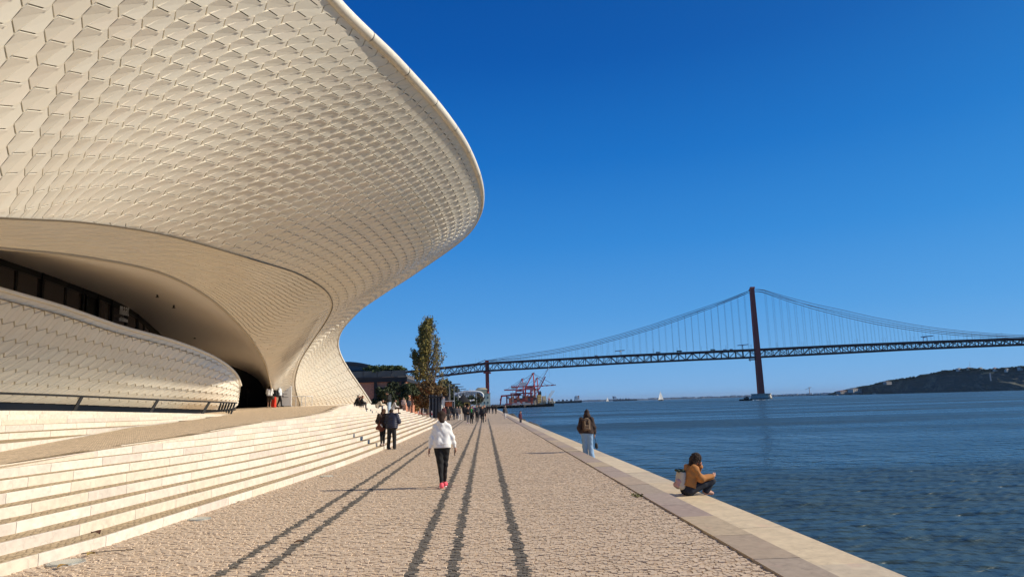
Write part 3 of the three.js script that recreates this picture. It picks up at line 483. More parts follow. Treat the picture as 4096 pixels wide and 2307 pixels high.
  for (const w of [-HW - .5, HW + .5]) {
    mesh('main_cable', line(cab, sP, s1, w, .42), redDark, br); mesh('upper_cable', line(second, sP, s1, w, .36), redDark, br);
    const l = []; for (let s = sP + 24; s < s1; s += 11.7) { if (Math.abs(s - sT) < 10) continue; const y0 = deckTop(s) - 1, y1 = cab(s); if (y1 > y0 + 1) for (const d of [-.5, .5]) l.push(beam(at(s + d, y0, w), at(s + d, y1, w), .11, .11)); if (second(s) > y1 + 1.5) l.push(beam(at(s, y1, w), at(s, second(s), w), .1, .1)); }
    mesh('suspender', merge(l), grey, br);
    // backstays from the side pillar down to the anchorage on land
    mesh('backstay', tube([at(sP, deckTop(sP) + 4, w), at(sP - 95, deckBot(sP - 95) - 3, w), at(sP - 195, deckBot(sP - 195) - 20, w), at(sP - 250, deckBot(sP - 250) - 33, w)], .6, 20, 5), redDark, br);
  }
  // lamps, gantries along the road
  const l = []; for (let s = s0; s < s1; s += 42) for (const w of [-10, 10]) { const y = deckTop(s); l.push(beam(at(s, y, w), at(s, y + 8.5, w), .16, .16), beam(at(s, y + 8.5, w), at(s, y + 9, w * .75), .2, .2)); } mesh('bridge_lamp', merge(l), grey, br);
  const g = []; for (const x of [1560, 1868, 2330]) { const s = sOf(hit(x, 870)), y = deckTop(s); g.push(beam(at(s, y, -10), at(s, y + 7, -10), .6, .6), beam(at(s, y + 7, -10), at(s, y + 7.6, 10), .9, 1.6), beam(at(s, y, 10), at(s, y + 7.6, 10), .6, .6), beam(at(s - 9, y + 7, 10), at(s + 9, y + 7.8, 10), 1, 1.4)); } mesh('sign_gantry', merge(g), M(.45, .45, .45, .6), br);
  const vehicles = [[1655, 2.3, .03, .03, .035, 'dark truck'], [1708, 3.0, .02, .025, .02, 'tall dark lorry'], [1792, 2.6, .05, .12, .06, 'greenish truck'], [1822, 1.6, .5, .5, .5, 'white car'], [1838, 1.5, .3, .05, .04, 'red car'], [1500, 1.6, .45, .45, .45, 'pale van']];
  for (const [x, h, r, gg, b, what] of vehicles) { const s = sOf(hit(x, 880)), y = deckTop(s) - .1, t = thing('bridge_vehicle', `${what} driving on the bridge deck left of the tall tower`, what.split(' ').pop()); const len = h * 2.6; mesh('body', beam(at(s - len / 2, y + h * .62, HW - 1), at(s + len / 2, y + h * .62, HW - 1), 2.4, h * .8), M(r, gg, b, .5), t); mesh('cab', beam(at(s + len / 2, y + h * .5, HW - 1), at(s + len / 2 + 1.6, y + h * .5, HW - 1), 2.2, h * .6), M(r * .6, gg * .6, b * .6, .4), t); mesh('wheel', merge([-.35, .35].map(f => rod(at(s + len * f, y + .4, HW - 2), at(s + len * f, y + .4, HW), .5, .5, 10))), M(.01, .01, .01), t); }
}
// ---------------------------------------------------------------- far shores
function ridge(pts, depth, back, seed, rough) { // hill sheet from outline pixels [x, yTop, yBottom, depth]
  const n = fbm(6, 5, seed), C = pts.map(([x, y, yb, z]) => [atDepth(x, y, z), z]), curve = new THREE.CatmullRomCurve3(C.map(c => c[0]), false, 'centripetal');
  return sheet((u, v) => { const p = curve.getPoint(u), f = v; const q = V3(p.x, -2.4, p.z + depth).lerp(p, Math.sin(f * Math.PI / 2)); const k = n(u * 3, v * .9) - .5; q.y = Math.max(-2.5, lerp(-2.4, p.y, Math.pow(f, .75)) + k * rough * f * (.4 + .6 * (1 - f) + .5)); q.z -= f * back * .0; q.z += k * depth * .25 * (1 - f); return q; }, 260, 40);
}
{
  const outline = [[2082, 990, 0, 3050], [2100, 985, 0, 3000], [2130, 979, 0, 2900], [2160, 972, 0, 2800], [2190, 966.5, 0, 2700], [2215, 959, 0, 2650], [2250, 953, 0, 2580], [2290, 947, 0, 2500], [2330, 940, 0, 2430], [2370, 930.5, 0, 2380], [2405, 927, 0, 2340], [2440, 924, 0, 2300], [2480, 926, 0, 2260], [2520, 925, 0, 2230], [2560, 919, 0, 2200], [2600, 917, 0, 2170], [2700, 912, 0, 2100]];
  const hill = structure('hill', 'dark wooded hill on the far bank right of the bridge', ridge(outline, 160, 0, 71, 26), (() => { const m = dataTex(512, (u, v) => { const a = n2(u, v), b = n4(u, v), bare = clamp((n1(u, v) - .54) * 7, 0, 1), k = .55 + .9 * (a * .5 + b * .5); return [toS(k * lerp(.055, .15, bare)), toS(k * lerp(.066, .135, bare)), toS(k * lerp(.042, .09, bare))]; }, true); m.repeat.set(1, 1); return new THREE.MeshStandardMaterial({ map: m, roughness: .95 }); })());
  metricUV(hill.geometry, 1 / 150);
  const topAt = table(outline.map(p => [p[0], p[1]])), zAt = table(outline.map(p => [p[0], p[3]])), r = rng(515);
  // trees along the crest and on the slope
  const leaf = []; for (let k = 0; k < 2600; k++) { const x = 2100 + r() * 540, f = Math.pow(r(), .5), z = zAt(x), y = lerp(978, topAt(x), f), s = (2.2 + r() * 4.5) * (f > .93 ? .8 : 1), p = atDepth(x, Math.max(y, topAt(x)) + 1.2, z - 10 + (1 - f) * 140); if (p.y < 1) continue; leaf.push(new THREE.IcosahedronGeometry(s, 0).scale(1, .8, 1).rotateY(r() * 6).translate(p.x, p.y, p.z)); }
  tag(mesh('hill_trees', merge(leaf), M(.045, .068, .032, .95)), 'dark trees covering the far hillside', null, null, 'stuff');
  // pale houses on the crest and warehouses along the water
  const put = (name, label, cat, x, y, w, h, z, col, roof, grp) => { const c = atDepth(x, y, z), t = thing(name, label, cat, [c.x, c.y - h * .9 - (z < 2340 && name === 'hill_house' ? 6 : 3), c.z], .3, grp); mesh('wall', box(0, h / 2 + 1.5, 0, w, h + 3, w * .6), col, t); mesh('roof', merge([new THREE.CylinderGeometry(.01, w * .56, h * .35, 4, 1).rotateY(Math.PI / 4).scale(1.25, 1, .8).translate(0, h * 1.18 + 3, 0)]), roof, t); const wn = []; for (let i = 0; i < 4; i++) wn.push(box(-w * .36 + i * w * .24, h * .62 + 2, w * .3 + .06, w * .09, h * .3, .1)); mesh('window', merge(wn), M(.03, .03, .035, .3), t); return t; };
  const wht = M(.55, .52, .46, .9), tile = M(.25, .10, .06, .9), tan = M(.45, .36, .24, .9), slate = M(.16, .15, .15, .9);
  const crest = [[2412, 924, 18, 7, 2330, 'long pale house on the hill crest'], [2436, 922, 12, 6, 2300, 'ochre house beside the mast on the hill crest'], [2466, 922, 11, 6, 2275, 'small pale house half hidden by crest trees'], [2502, 923, 12, 8, 2240, 'white block at the middle of the hill crest'], [2532, 925, 14, 8, 2220, 'pale house under the tall dark crest trees'], [2566, 920, 16, 9, 2195, 'bright white house at the right end of the hill crest']];
  crest.forEach(([x, y, w, h, z, lab], k) => put('hill_house', lab, 'house', x, y, w, h, z - 4, k === 1 ? tan : wht, k % 2 ? tile : slate));
  const low = [[2118, 981, 40, 9, 2900, 'flat pale building at the low left end of the hill'], [2150, 976.5, 46, 12, 2800, 'long pale block stepping up the left end of the hill'], [2232, 958, 26, 8, 2590, 'grey building halfway up the hill ridge'], [2105, 990, 30, 6, 2930, 'low shed on the waterfront below the hill tip'], [2165, 988, 60, 7, 2700, 'long grey warehouse on the far waterfront'], [2205, 986.5, 26, 9, 2600, 'ochre warehouse with gable on the far waterfront'], [2260, 985, 70, 6, 2520, 'low quay shed in the middle of the far waterfront'], [2350, 981, 50, 7, 2330, 'pale shed under the wooded slope'], [2420, 978, 44, 7, 2230, 'grey sheds near the right end of the far waterfront'], [2500, 974, 30, 7, 2120, 'small pale building by the far water at the right edge']];
  low.forEach(([x, y, w, h, z, lab], k) => put('waterfront_building', lab, 'building', x, y + 1.5, w, h, z - 30 + (k > 2 ? 120 : 0), k === 5 ? tan : k % 2 ? wht : M(.32, .31, .29, .9), k % 3 ? slate : tile));
  { const a = atDepth(2441, 925, 2300); tag(mesh('radio_mast', merge([rod(a, a.clone().add(V3(0, 24, 0)), .5, .15, 5), rod(a.clone().add(V3(-1.5, 12, 0)), a.clone().add(V3(1.5, 12, 0)), .15)]), M(.3, .3, .32, .6)), 'thin radio mast standing on the far hill crest', 'mast'); }
  { const p = atDepth(2490, 938, 2190); const t = thing('viewpoint', 'pale viewing platform with a tall lift shaft on the wooded slope', 'viewpoint', p); mesh('shaft', box(0, -11, 0, 3, 26, 3), M(.4, .4, .4, .8), t); mesh('platform', box(0, 3, -4, 30, 1.6, 10), M(.4, .34, .2, .9), t); mesh('terrace_wall', box(-4, 0, -7, 38, 3, 6), M(.26, .22, .12, .9), t); }
  // far low shore with a thin line of towns, fading in the haze
  const fo = [[1440, 1008.6, 0, 11000], [1500, 1006, 0, 10800], [1560, 1003.5, 0, 10500], [1640, 1001, 0, 10200], [1700, 999.5, 0, 9800], [1780, 997.5, 0, 9300], [1860, 994.5, 0, 8600], [1930, 992, 0, 7800], [2000, 991, 0, 6600], [2060, 990.5, 0, 5200], [2100, 990, 0, 4600], [2180, 988, 0, 4000]];
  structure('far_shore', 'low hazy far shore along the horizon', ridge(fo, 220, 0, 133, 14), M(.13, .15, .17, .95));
  const fl = []; const fz = table(fo.map(p => [p[0], p[3]])); for (let k = 0; k < 240; k++) { const x = 1450 + r() * 660, z = fz(x) - 260, p = atDepth(x, 1016 - .0296 * (x - 1220) - 1.2 - r() * 1.6, z), s = z / 9000; fl.push(box(p.x, p.y, p.z, (14 + r() * 50) * s, (8 + r() * 14) * s, 20)); }
  tag(mesh('far_town', merge(fl), M(.5, .48, .45, .9)), 'pale specks of towns on the far shore', null, null, 'stuff');
  { const p = atDepth(2037, 990, 4300); tag(mesh('shore_crane', merge([rod(p, p.clone().add(V3(0, 46, 0)), 2, 1.5), beam(p.clone().add(V3(-26, 30, 0)), p.clone().add(V3(16, 44, 0)), 2)]), M(.35, .22, .18, .8)), 'small crane on the far shore right of the bridge tower', 'crane'); }
}
// ---------------------------------------------------------------- vessels
{
  const hullShape = (L, W, Hh, rake = .12) => sheet((u, v) => { const x = (u - .5) * L, k = Math.pow(Math.sin(Math.PI * clamp(u * .93 + .06, 0, 1)), .45); return V3(x * (1 + rake * (v < .5 ? v : 1 - v) * (u - .5)), Hh * (1 - Math.abs(v * 2 - 1)) * 0 + Hh * (Math.abs(v * 2 - 1)), (v - .5) * W * k); }, 20, 10);
  const wl = (x, z) => { const p = atDepth(x, 1000, z); p.y = -2.3; return p; };
  // moored work ship at the end of the harbour quay
  { const p = wl(1364, 770), t = thing('cargo_ship', 'moored ship with yellow deckhouse, dark hull and pale bow beside the cranes', 'ship', p, .12); const L = 26;
    mesh('hull', merge([hullShape(L, 7, 3.0), box(0, 2.6, 0, L * .86, .5, 5.6)]), M(.015, .016, .02, .6), t); mesh('bow', merge([hullShape(7, 5, 2.6).translate(L * .42, 2.8, 0), box(L * .40, 5.6, 0, 4, 1.4, 4)]), M(.7, .66, .6, .6), t);
    mesh('deckhouse', box(-3.4, 8.2, 0, 4.2, 9.4, 5), M(.62, .40, .14, .7), t); mesh('deckhouse', box(2.0, 7.4, 0, 3.4, 8.2, 5), M(.56, .46, .28, .7), t); mesh('funnel', merge([box(-2.2, 14.6, 0, 2.4, 3.4, 2), box(-2.2, 16.6, 0, 1.2, 1.6, 1.2)]), M(.01, .01, .012, .6), t);
    for (const [x, h] of [[-6.5, 22], [4, 16], [8, 14]]) mesh('mast', rod(V3(x, 3, 0), V3(x + .4, h, 0), .32, .14), M(.5, .48, .42, .7), t);
    for (const k of [0, 1]) mesh('boom', merge([beam(V3(5 + k * 1.6, 8, 1), V3(11.5 + k * 2.2, 17.5, 1), .5), beam(V3(6 + k * 1.6, 8, 1), V3(12.1 + k * 2.2, 17.2, 1), .3)]), M(.7, .68, .62, .6), t);
    const r = rng(6), l = []; for (let k = 0; k < 26; k++) l.push(box(-10 + r() * 21, 3.5 + r() * 3.2, (r() - .5) * 4 + 2, .5 + r() * 1.4, 1 + r() * 4, .8)); mesh('deck_gear', merge(l), M(.40, .34, .24, .7), t); mesh('lifeboat', new THREE.SphereGeometry(.9, 10, 8).scale(1.4, 1.4, 1).translate(7.4, 7.5, 2.6), M(.5, .05, .02, .5), t);
    const wn = []; for (let i = 0; i < 4; i++) for (let j = 0; j < 3; j++) wn.push(box(-4.9 + i * 1.0, 6 + j * 2.2, 2.53, .5, .6, .06)); mesh('window', merge(wn), M(.03, .03, .03, .3), t); }
  const ship = (label, x, z, L, col, turn, house) => { const t = thing('tanker', label, 'ship', wl(x, z), turn); const h = L * .06; mesh('hull', hullShape(L, L * .16, h), col, t); mesh('deck', box(0, h * .92, 0, L * .84, h * .2, L * .13), M(.10, .10, .11, .8), t); mesh('superstructure', merge([box(L * house, h * 1.9, 0, L * .11, h * 2, L * .1), box(L * house, h * 3.0, 0, L * .07, h * .6, L * .12)]), M(.72, .72, .70, .6), t); mesh('funnel', box(L * house * 1.18, h * 2.6, 0, L * .035, h * 1.6, L * .04), M(.2, .08, .05, .6), t); const l = []; for (let k = 0; k < 5; k++) l.push(box(-L * .3 + k * L * .12, h * 1.4, 0, L * .05, h * (.5 + .3 * (k % 2)), L * .08)); mesh('deck_house', merge(l), M(.14, .14, .15, .8), t); mesh('mast', rod(V3(-L * .42, h, 0), V3(-L * .42, h * 2.6, 0), L * .004), M(.3, .3, .3), t); };
  ship('grey tanker with white superstructure anchored right of the harbour cranes', 1421, 3000, 150, M(.03, .04, .06, .7), Math.PI, -.34);
  ship('distant dark ship with white bridge on the horizon before the far shore', 1571, 6500, 230, M(.05, .06, .08, .7), 0, -.40);
  const sail = (label, x, z, h) => { const t = thing('sailing_boat', label, 'sailing boat', wl(x, z), .5); mesh('hull', hullShape(h * .8, h * .22, h * .1), M(.5, .35, .2, .6), t); mesh('mast', rod(V3(0, 0, 0), V3(0, h * 1.08, 0), h * .012, h * .006), M(.4, .4, .4), t); const s = new THREE.BufferGeometry(); s.setAttribute('position', new THREE.Float32BufferAttribute([0, h * 1.05, 0, 0, h * .14, 0, h * .36, h * .14, .05 * h, 0, h * 1.0, 0, -h * .4, h * .1, .03 * h, 0, h * .14, 0], 3)); s.computeVertexNormals(); mesh('sail', s, M(.75, .74, .70, .8), t); };
  sail('tiny white sailing boat left of the distant ship on the horizon', 1528, 3900, 24); sail('sailing boat with a tan hull in the middle of the river', 1662, 2300, 30);
  { const t = thing('motorboat', 'dark motorboat speeding left with a white wake before the bridge pier', 'motorboat', wl(1876, 760), -.3); mesh('hull', hullShape(14, 4, 1.7).rotateY(Math.PI), M(.02, .022, .03, .5), t); mesh('cabin', merge([box(.6, 2.5, 0, 5.6, 1.8, 3), box(1.4, 3.9, 0, 3, 1, 2.4)]), M(.03, .03, .04, .4), t); mesh('mast', rod(V3(1.2, 3.5, 0), V3(1.6, 6.2, 0), .1), M(.2, .2, .2), t);
    const w = sheet((u, v) => V3(5 + u * 40, .12 + .25 * (1 - u) * Math.sin(u * 40 + v * 9) * .5 + .1, (v - .5) * (2.4 + u * 4)), 40, 4); tag(mesh('wake', w.translate(t.position.x, -2.25, t.position.z).rotateY(0), M(.72, .75, .76, .9)), 'white foaming wake behind the dark motorboat', null, null, 'stuff'); }
}
// ---------------------------------------------------------------- container harbour
{
  const Q = 790, red = M(.46, .040, .030, .55), dark = M(.05, .05, .06, .7), gry = M(.55, .56, .57, .6);
  const gnd = V3(0, -.2, 0); const qp = (x, z) => { const p = atDepth(x, 1000, z); p.y = 0; return p; };
  const a = qp(1268, Q), b = qp(1390, Q); structure('quay', 'low dark harbour quay under the cranes', merge([box((a.x + b.x) / 2, -1.2, -Q - 60, b.x - a.x, 2.8, 118), box((a.x + b.x) / 2, .45, -Q - 1.5, b.x - a.x, .5, 1)]), M(.06, .055, .05, .9));
  function crane(x, z, k, label, boomUp) { // ship-to-shore gantry crane, boom to the right
    const t = thing('harbour_crane', label, 'crane', qp(x, z)); t.scale.setScalar(k);
    for (const s of [-1, 1]) for (const f of [-1, 1]) mesh('leg', beam(V3(s * 7, 0, f * 6), V3(s * 6.2, 24, f * 5), 1.3), red, t);
    mesh('portal', merge([...[-1, 1].flatMap(f => [beam(V3(-7, 9, f * 6), V3(7, 9, f * 6), 1.2, 1.5), beam(V3(-6.4, 23, f * 5), V3(6.4, 23, f * 5), 1.2, 1.6), beam(V3(-7, 9.5, f * 5.8), V3(6.2, 22, f * 5), .8)]), beam(V3(-7, 9, -6), V3(-7, 9, 6), 1), beam(V3(7, 9, -6), V3(7, 9, 6), 1)]), red, t);
    mesh('back_girder', merge([beam(V3(-26, 25, -2), V3(8, 25, -2), 1.1, 1.6), beam(V3(-26, 25, 2), V3(8, 25, 2), 1.1, 1.6), beam(V3(-26, 27, 2), V3(-14, 27, 2), .3), ...[0, 1, 2, 3, 4, 5].map(i => beam(V3(-26 + i * 2.4, 25, 2), V3(-26 + i * 2.4, 27, 2), .3))]), red, t);
    const end = boomUp ? V3(19, 45, 0) : V3(36, 26, 0), st = V3(8, 25, 0);
    for (let i = 0; i < 8; i++) mesh('boom_section', merge([-1.7, 1.7].map(w => beam(st.clone().lerp(end, i / 8).add(V3(0, 0, w)), st.clone().lerp(end, (i + 1) / 8).add(V3(0, 0, w)), 1, 1.5))), i % 2 && !boomUp ? gry : red, t);
    const apex = V3(5, 43, 0); mesh('mast', merge([beam(V3(6.4, 24, -4), apex, 1.1), beam(V3(6.4, 24, 4), apex, 1.1), beam(V3(-6, 24, 3), apex, .9), beam(V3(-6, 24, -3), apex, .9), beam(V3(3, 42.5, 0), V3(7, 43.5, 0), 1.2)]), red, t);
    mesh('stay', merge([beam(apex, V3(-22, 26, 0), .4), beam(apex, V3(-10, 26, 0), .35), beam(apex, st.clone().lerp(end, .55), .35), beam(apex, st.clone().lerp(end, .95), .35)]), M(.16, .05, .05, .6), t);
    mesh('machine_house', merge([box(-9, 28.6, 0, 9, 4.4, 5), box(-5.2, 27.4, 0, 2, 2, 3)]), M(.62, .62, .62, .6), t); mesh('trolley', merge([box(1, 24, 0, 3, 1.6, 3), rod(V3(1, 23.5, 0), V3(1, 17, 0), .12)]), dark, t);
  }
  crane(1334, Q + 8, .84, 'tall red gantry crane with striped boom lowered over the ship', false);
  crane(1308, Q + 60, .74, 'red gantry crane behind, with its boom raised', true);
  crane(1345, Q + 120, .80, 'farthest red gantry crane with steep raised boom', true);
  // white lattice jib
  { const t = thing('jib_crane', 'pale lattice jib crane leaning right beside the red cranes', 'crane', qp(1352, Q + 20)); const A = V3(-3, 14, 0), B = V3(15, 43, 0); const l = [rod(V3(-6, 0, 0), V3(-4, 24, 0), .7, .6)]; for (const w of [-.8, .8]) l.push(beam(A.clone().add(V3(0, w, 0)), B.clone().add(V3(0, w * .4, 0)), .36)); for (let i = 0; i < 16; i++) l.push(beam(A.clone().lerp(B, i / 16).add(V3(0, i % 2 ? .8 : -.8, 0)), A.clone().lerp(B, (i + 1) / 16).add(V3(0, i % 2 ? -.8 : .8, 0)), .26)); mesh('jib', merge(l), gry, t); mesh('cable', merge([rod(V3(-4, 24, 0), B, .12), rod(B, B.clone().add(V3(0, -12, 0)), .1)]), M(.2, .2, .2), t); }
  // straddle frames at the left and light masts
  { const t = thing('yard_crane', 'low red yard gantry crane left of the container stacks', 'crane', qp(1277, Q + 15)); const l = []; for (const x of [-9, -1, 7]) l.push(beam(V3(x, 0, 0), V3(x + (x < -5 ? 1.8 : 0), 10.5, 0), 1.5)); l.push(beam(V3(-8, 11, 0), V3(14, 12, 0), 1.5, 1.8), beam(V3(-1, 8, 0), V3(7, 8, 0), 1), beam(V3(-9, 6, 0), V3(-6, 12, 0), 1.4)); mesh('frame', merge(l), red, t); mesh('cabin', box(1, 9, 0, 2.4, 2, 2), gry, t); }
  { const t = thing('yard_crane', 'red yard gantry crane standing over the container stacks', 'crane', qp(1312, Q + 14)); const l = []; for (const x of [-12, -4, 4, 12]) l.push(beam(V3(x, 0, 0), V3(x, 13, 0), .9)); l.push(beam(V3(-13, 13.4, 0), V3(13, 13.4, 0), 1.2, 1.4), beam(V3(-13, 11, 0), V3(2, 11, 0), .8)); mesh('frame', merge(l), red, t); mesh('cabin', box(-2, 12, 0, 2, 2, 2), dark, t); }
  const r = rng(33), cols = [M(.52, .11, .035, .7), M(.45, .075, .03, .7), M(.36, .05, .03, .7), M(.50, .15, .05, .7), M(.10, .06, .055, .7), M(.55, .52, .48, .7), M(.30, .05, .05, .7)], nm = ['bright orange', 'orange red', 'dark red', 'light orange', 'brown', 'whitish', 'crimson'], proto = {};
  const rowNm = ['on the ground', 'on the second layer', 'on the third layer', 'on the top layer'], shape = clean(new THREE.BoxGeometry(3.05, 2.1, 2.4)), ribs = merge([...Array(7)].map((_, i) => box(-1.35 + i * .45, 0, 1.22, .12, 1.9, .06)));
  for (let i = 0; i < 11; i++) for (let j = 0; j < 4; j++) { if (j === 3 && r() < .35) continue; const c = Math.floor(r() * (j ? 5 : 7)), p = qp(1283, Q + 3); const t = thing('shipping_container', `${nm[c]} container ${rowNm[j]} in the ${['first', 'second', 'third', 'fourth', 'fifth', 'sixth', 'seventh', 'eighth', 'ninth', 'tenth', 'eleventh'][i]} stack from the left`, 'container', [p.x + i * 3.15, 2.6 + j * 2.16, p.z], 0, 'stacked shipping containers under the cranes'); mesh('body', shape, cols[c], t); mesh('ribs', ribs, cols[c], t); }
  for (const [x, w, c, lab] of [[1278, 7, M(.45, .10, .14, .6), 'pinkish low container barge wall at the quay edge'], [1300, 9, M(.72, .70, .68, .6), 'white low shed wall with a red mark on the quay'], [1325, 9, M(.62, .60, .55, .6), 'plain cream low shed wall on the quay right of the marked one']]) { const p = qp(x, Q + 1.2); const t = thing('quay_shed', lab, 'shed', [p.x, 0.3, p.z + .6]); mesh('wall', box(0, 1, 0, w, 1.8, 1.6), c, t); mesh('roof', box(0, 1.95, 0, w + .3, .12, 1.9), M(.4, .4, .4), t); if (w === 9 && x === 1300) mesh('red_mark', box(0, 1.1, .82, 4, .5, .03), M(.5, .04, .03), t); }
  for (const [x, z, h] of [[1289, 620, 16], [1291, 640, 15.4]]) { const p = qp(x, z), t = thing('floodlight_mast', x === 1289 ? 'tall thin floodlight mast left of the harbour cranes' : 'second thin floodlight mast close behind the first', 'lamp post', p); mesh('pole', rod(V3(0, 0, 0), V3(0, h, 0), .16, .09), M(.3, .32, .34), t); mesh('lamp_head', box(0, h, 0, 2.4, .5, .8), M(.5, .52, .55), t); }
  { const p = qp(1257, 700); const t = thing('breakwater', 'low dark harbour breakwater left of the quay', 'breakwater', [p.x + 4, -1.4, p.z]); const l = []; for (let k = 0; k < 40; k++) l.push(new THREE.IcosahedronGeometry(1 + r() * .8, 0).translate(-14 + k * .9, r() * 1.2, (r() - .5) * 5)); mesh('rock', merge(l), M(.045, .04, .035, .95), t); }
}
// ---------------------------------------------------------------- trees
function leaves(pts, size, seed, tone) { // many small leaf-sized faces, two shades apart by nature
  const r = rng(seed), p = [], c = []; const q = new THREE.Quaternion(), e = new THREE.Euler();
  for (const [x, y, z, t] of pts) {
    e.set(r() * 6.3, r() * 6.3, r() * 6.3); q.setFromEuler(e); const s = size * (.6 + r() * .8), k = [V3(-s, 0, -s * .6), V3(s, 0, -s * .5), V3(s * .8, s * .2, s * .6), V3(-s * .7, s * .15, s * .7)].map(v => v.applyQuaternion(q).add(V3(x, y, z)));
    for (const i of [0, 1, 2, 0, 2, 3]) { p.push(k[i].x, k[i].y, k[i].z); const m = tone(t, r()); c.push(...m); if (i === 9) break; }
    c.length = p.length;
  }
  const g = new THREE.BufferGeometry(); g.setAttribute('position', new THREE.Float32BufferAttribute(p, 3)); g.setAttribute('color', new THREE.Float32BufferAttribute(c, 3)); g.computeVertexNormals(); return g;
}
const leafMat = new THREE.MeshPhysicalMaterial({ color: 0xffffff, vertexColors: true, roughness: .8, side: THREE.DoubleSide });
const mixc = (a, b, t) => [lerp(a[0], b[0], t), lerp(a[1], b[1], t), lerp(a[2], b[2], t)];
const bark = M(.10, .075, .055, .95);
function limb(a, b, r1, r2, r, wob = .04) { const m = a.clone().lerp(b, .5).add(V3((r() - .5), (r() - .5) * .5, (r() - .5)).multiplyScalar(a.distanceTo(b) * wob * 3)); const pts = [a, a.clone().lerp(m, .6), m, m.clone().lerp(b, .6), b], l = []; for (let k = 0; k + 1 < pts.length; k++) l.push(rod(pts[k], pts[k + 1], lerp(r1, r2, k / 4), lerp(r1, r2, (k + 1) / 4), 5)); return l; }
function roundTree(name, label, pos, w, h, seed, colA, colB, n = 5000, group, leaf = .16) {
  const r = rng(seed), t = thing(name, label, 'tree', pos, 0, group), tr = [], tips = []; const th = h * .28;
  tr.push(...limb(V3(0, -.3, 0), V3(0, th, 0), w * .035, w * .025, r));
  const nb = 11; for (let k = 0; k < nb; k++) { const a = k / nb * 6.283 + r(), e = .35 + r() * .9, L = (.3 + r() * .2) * w, b = V3(Math.cos(a) * Math.cos(e) * L, th + Math.sin(e) * h * .5 * (.7 + r() * .5), Math.sin(a) * Math.cos(e) * L); tr.push(...limb(V3(0, th * .9, 0), b, w * .016, w * .006, r)); tips.push(b); }
  const cl = []; for (let k = 0; k < 26; k++) { const b = tips[Math.floor(r() * nb)], a = r() * 6.283; cl.push([b.x * .8 + Math.cos(a) * w * .2 * r() * 1.4, clamp(b.y + (r() - .45) * h * .45, h * .16, h * .93), b.z * .8 + Math.sin(a) * w * .2 * r() * 1.4, w * (.09 + r() * .09), r()]); }
  const pts = []; while (pts.length < n) { const c = cl[Math.floor(r() * cl.length)]; const a = r() * 6.283, u = r() * 2 - 1, R = c[3] * Math.pow(r(), .45), s = Math.sqrt(1 - u * u); pts.push([c[0] + Math.cos(a) * s * R, c[1] + u * R * .8, c[2] + Math.sin(a) * s * R, c[4]]); }
  mesh('trunk', merge(tr), bark, t); mesh('crown', leaves(pts, leaf, seed + 1, (tt, q) => mixc(colA, colB, clamp(tt * .7 + q * .5 - .1, 0, 1))), leafMat, t); return t;
}
{ // tall poplar with upright branches, golden autumn leaves, its right side almost bare
  const foot = atDepth(1076, 1040, 150); foot.y = 0; const t = thing('poplar_tree', 'tall slender autumn poplar with upright branches right of the museum', 'tree', foot), r = rng(1234), H = 20.4, tr = [], pts = [];
  tr.push(...limb(V3(0, -.2, 0), V3(.2, H * .97, 0), .34, .03, r, .008));
  const width = table([[0, .8], [.06, 2.6], [.12, 3.6], [.3, 4.3], [.5, 4.1], [.68, 3.3], [.85, 2.2], [.95, 1.3], [1, .4]]);
  for (let k = 0; k < 150; k++) {
    const f0 = .05 + Math.pow(r(), .9) * .78, a = r() * 6.283, f1 = Math.min(.99, f0 + .10 + r() * .2), R = width(f1) * (.5 + r() * .55), A = V3(.2 * f0, f0 * H, 0), mid = V3(Math.cos(a) * R * .7 + .15, lerp(f0, f1, .45) * H, Math.sin(a) * R * .7), B = V3(Math.cos(a) * R + .15, f1 * H, Math.sin(a) * R);
    tr.push(rod(A, mid, .10 * (1 - f0 * .6), .07, 5), rod(mid, B, .07, .02, 4));
    const tw = []; for (let j = 0; j < 7; j++) { const s = mid.clone().lerp(B, r()), e = s.clone().add(V3((r() - .5) * .9 + Math.cos(a) * .35, .4 + r() * 1.1, (r() - .5) * .9 + Math.sin(a) * .35)); tr.push(rod(s, e, .03, .012, 3)); tw.push([s, e]); }
    const bare = B.x > .9 ? clamp(.26 - (f1 - .3) * .1, .08, .3) : B.x < -.3 ? 1.25 : .85;
    const n = Math.round((60 + r() * 74) * bare); for (let j = 0; j < n; j++) { const [s, e] = tw[Math.floor(r() * tw.length)], q = s.clone().lerp(e, r() * 1.1); pts.push([q.x + (r() - .5) * .75, q.y + (r() - .5) * .75, q.z + (r() - .5) * .75, clamp(.55 - q.x * .05 - f1 * .5 + (r() - .5) * .5, 0, 1)]); }
  }
  mesh('trunk', merge(tr), M(.16, .125, .095, .95), t);
  mesh('crown', leaves(pts, .15, 77, (tt, q) => q < .4 ? mixc([.12, .11, .025], [.24, .165, .04], tt) : mixc([.24, .20, .04], [.46, .30, .07], tt)), leafMat, t);
}
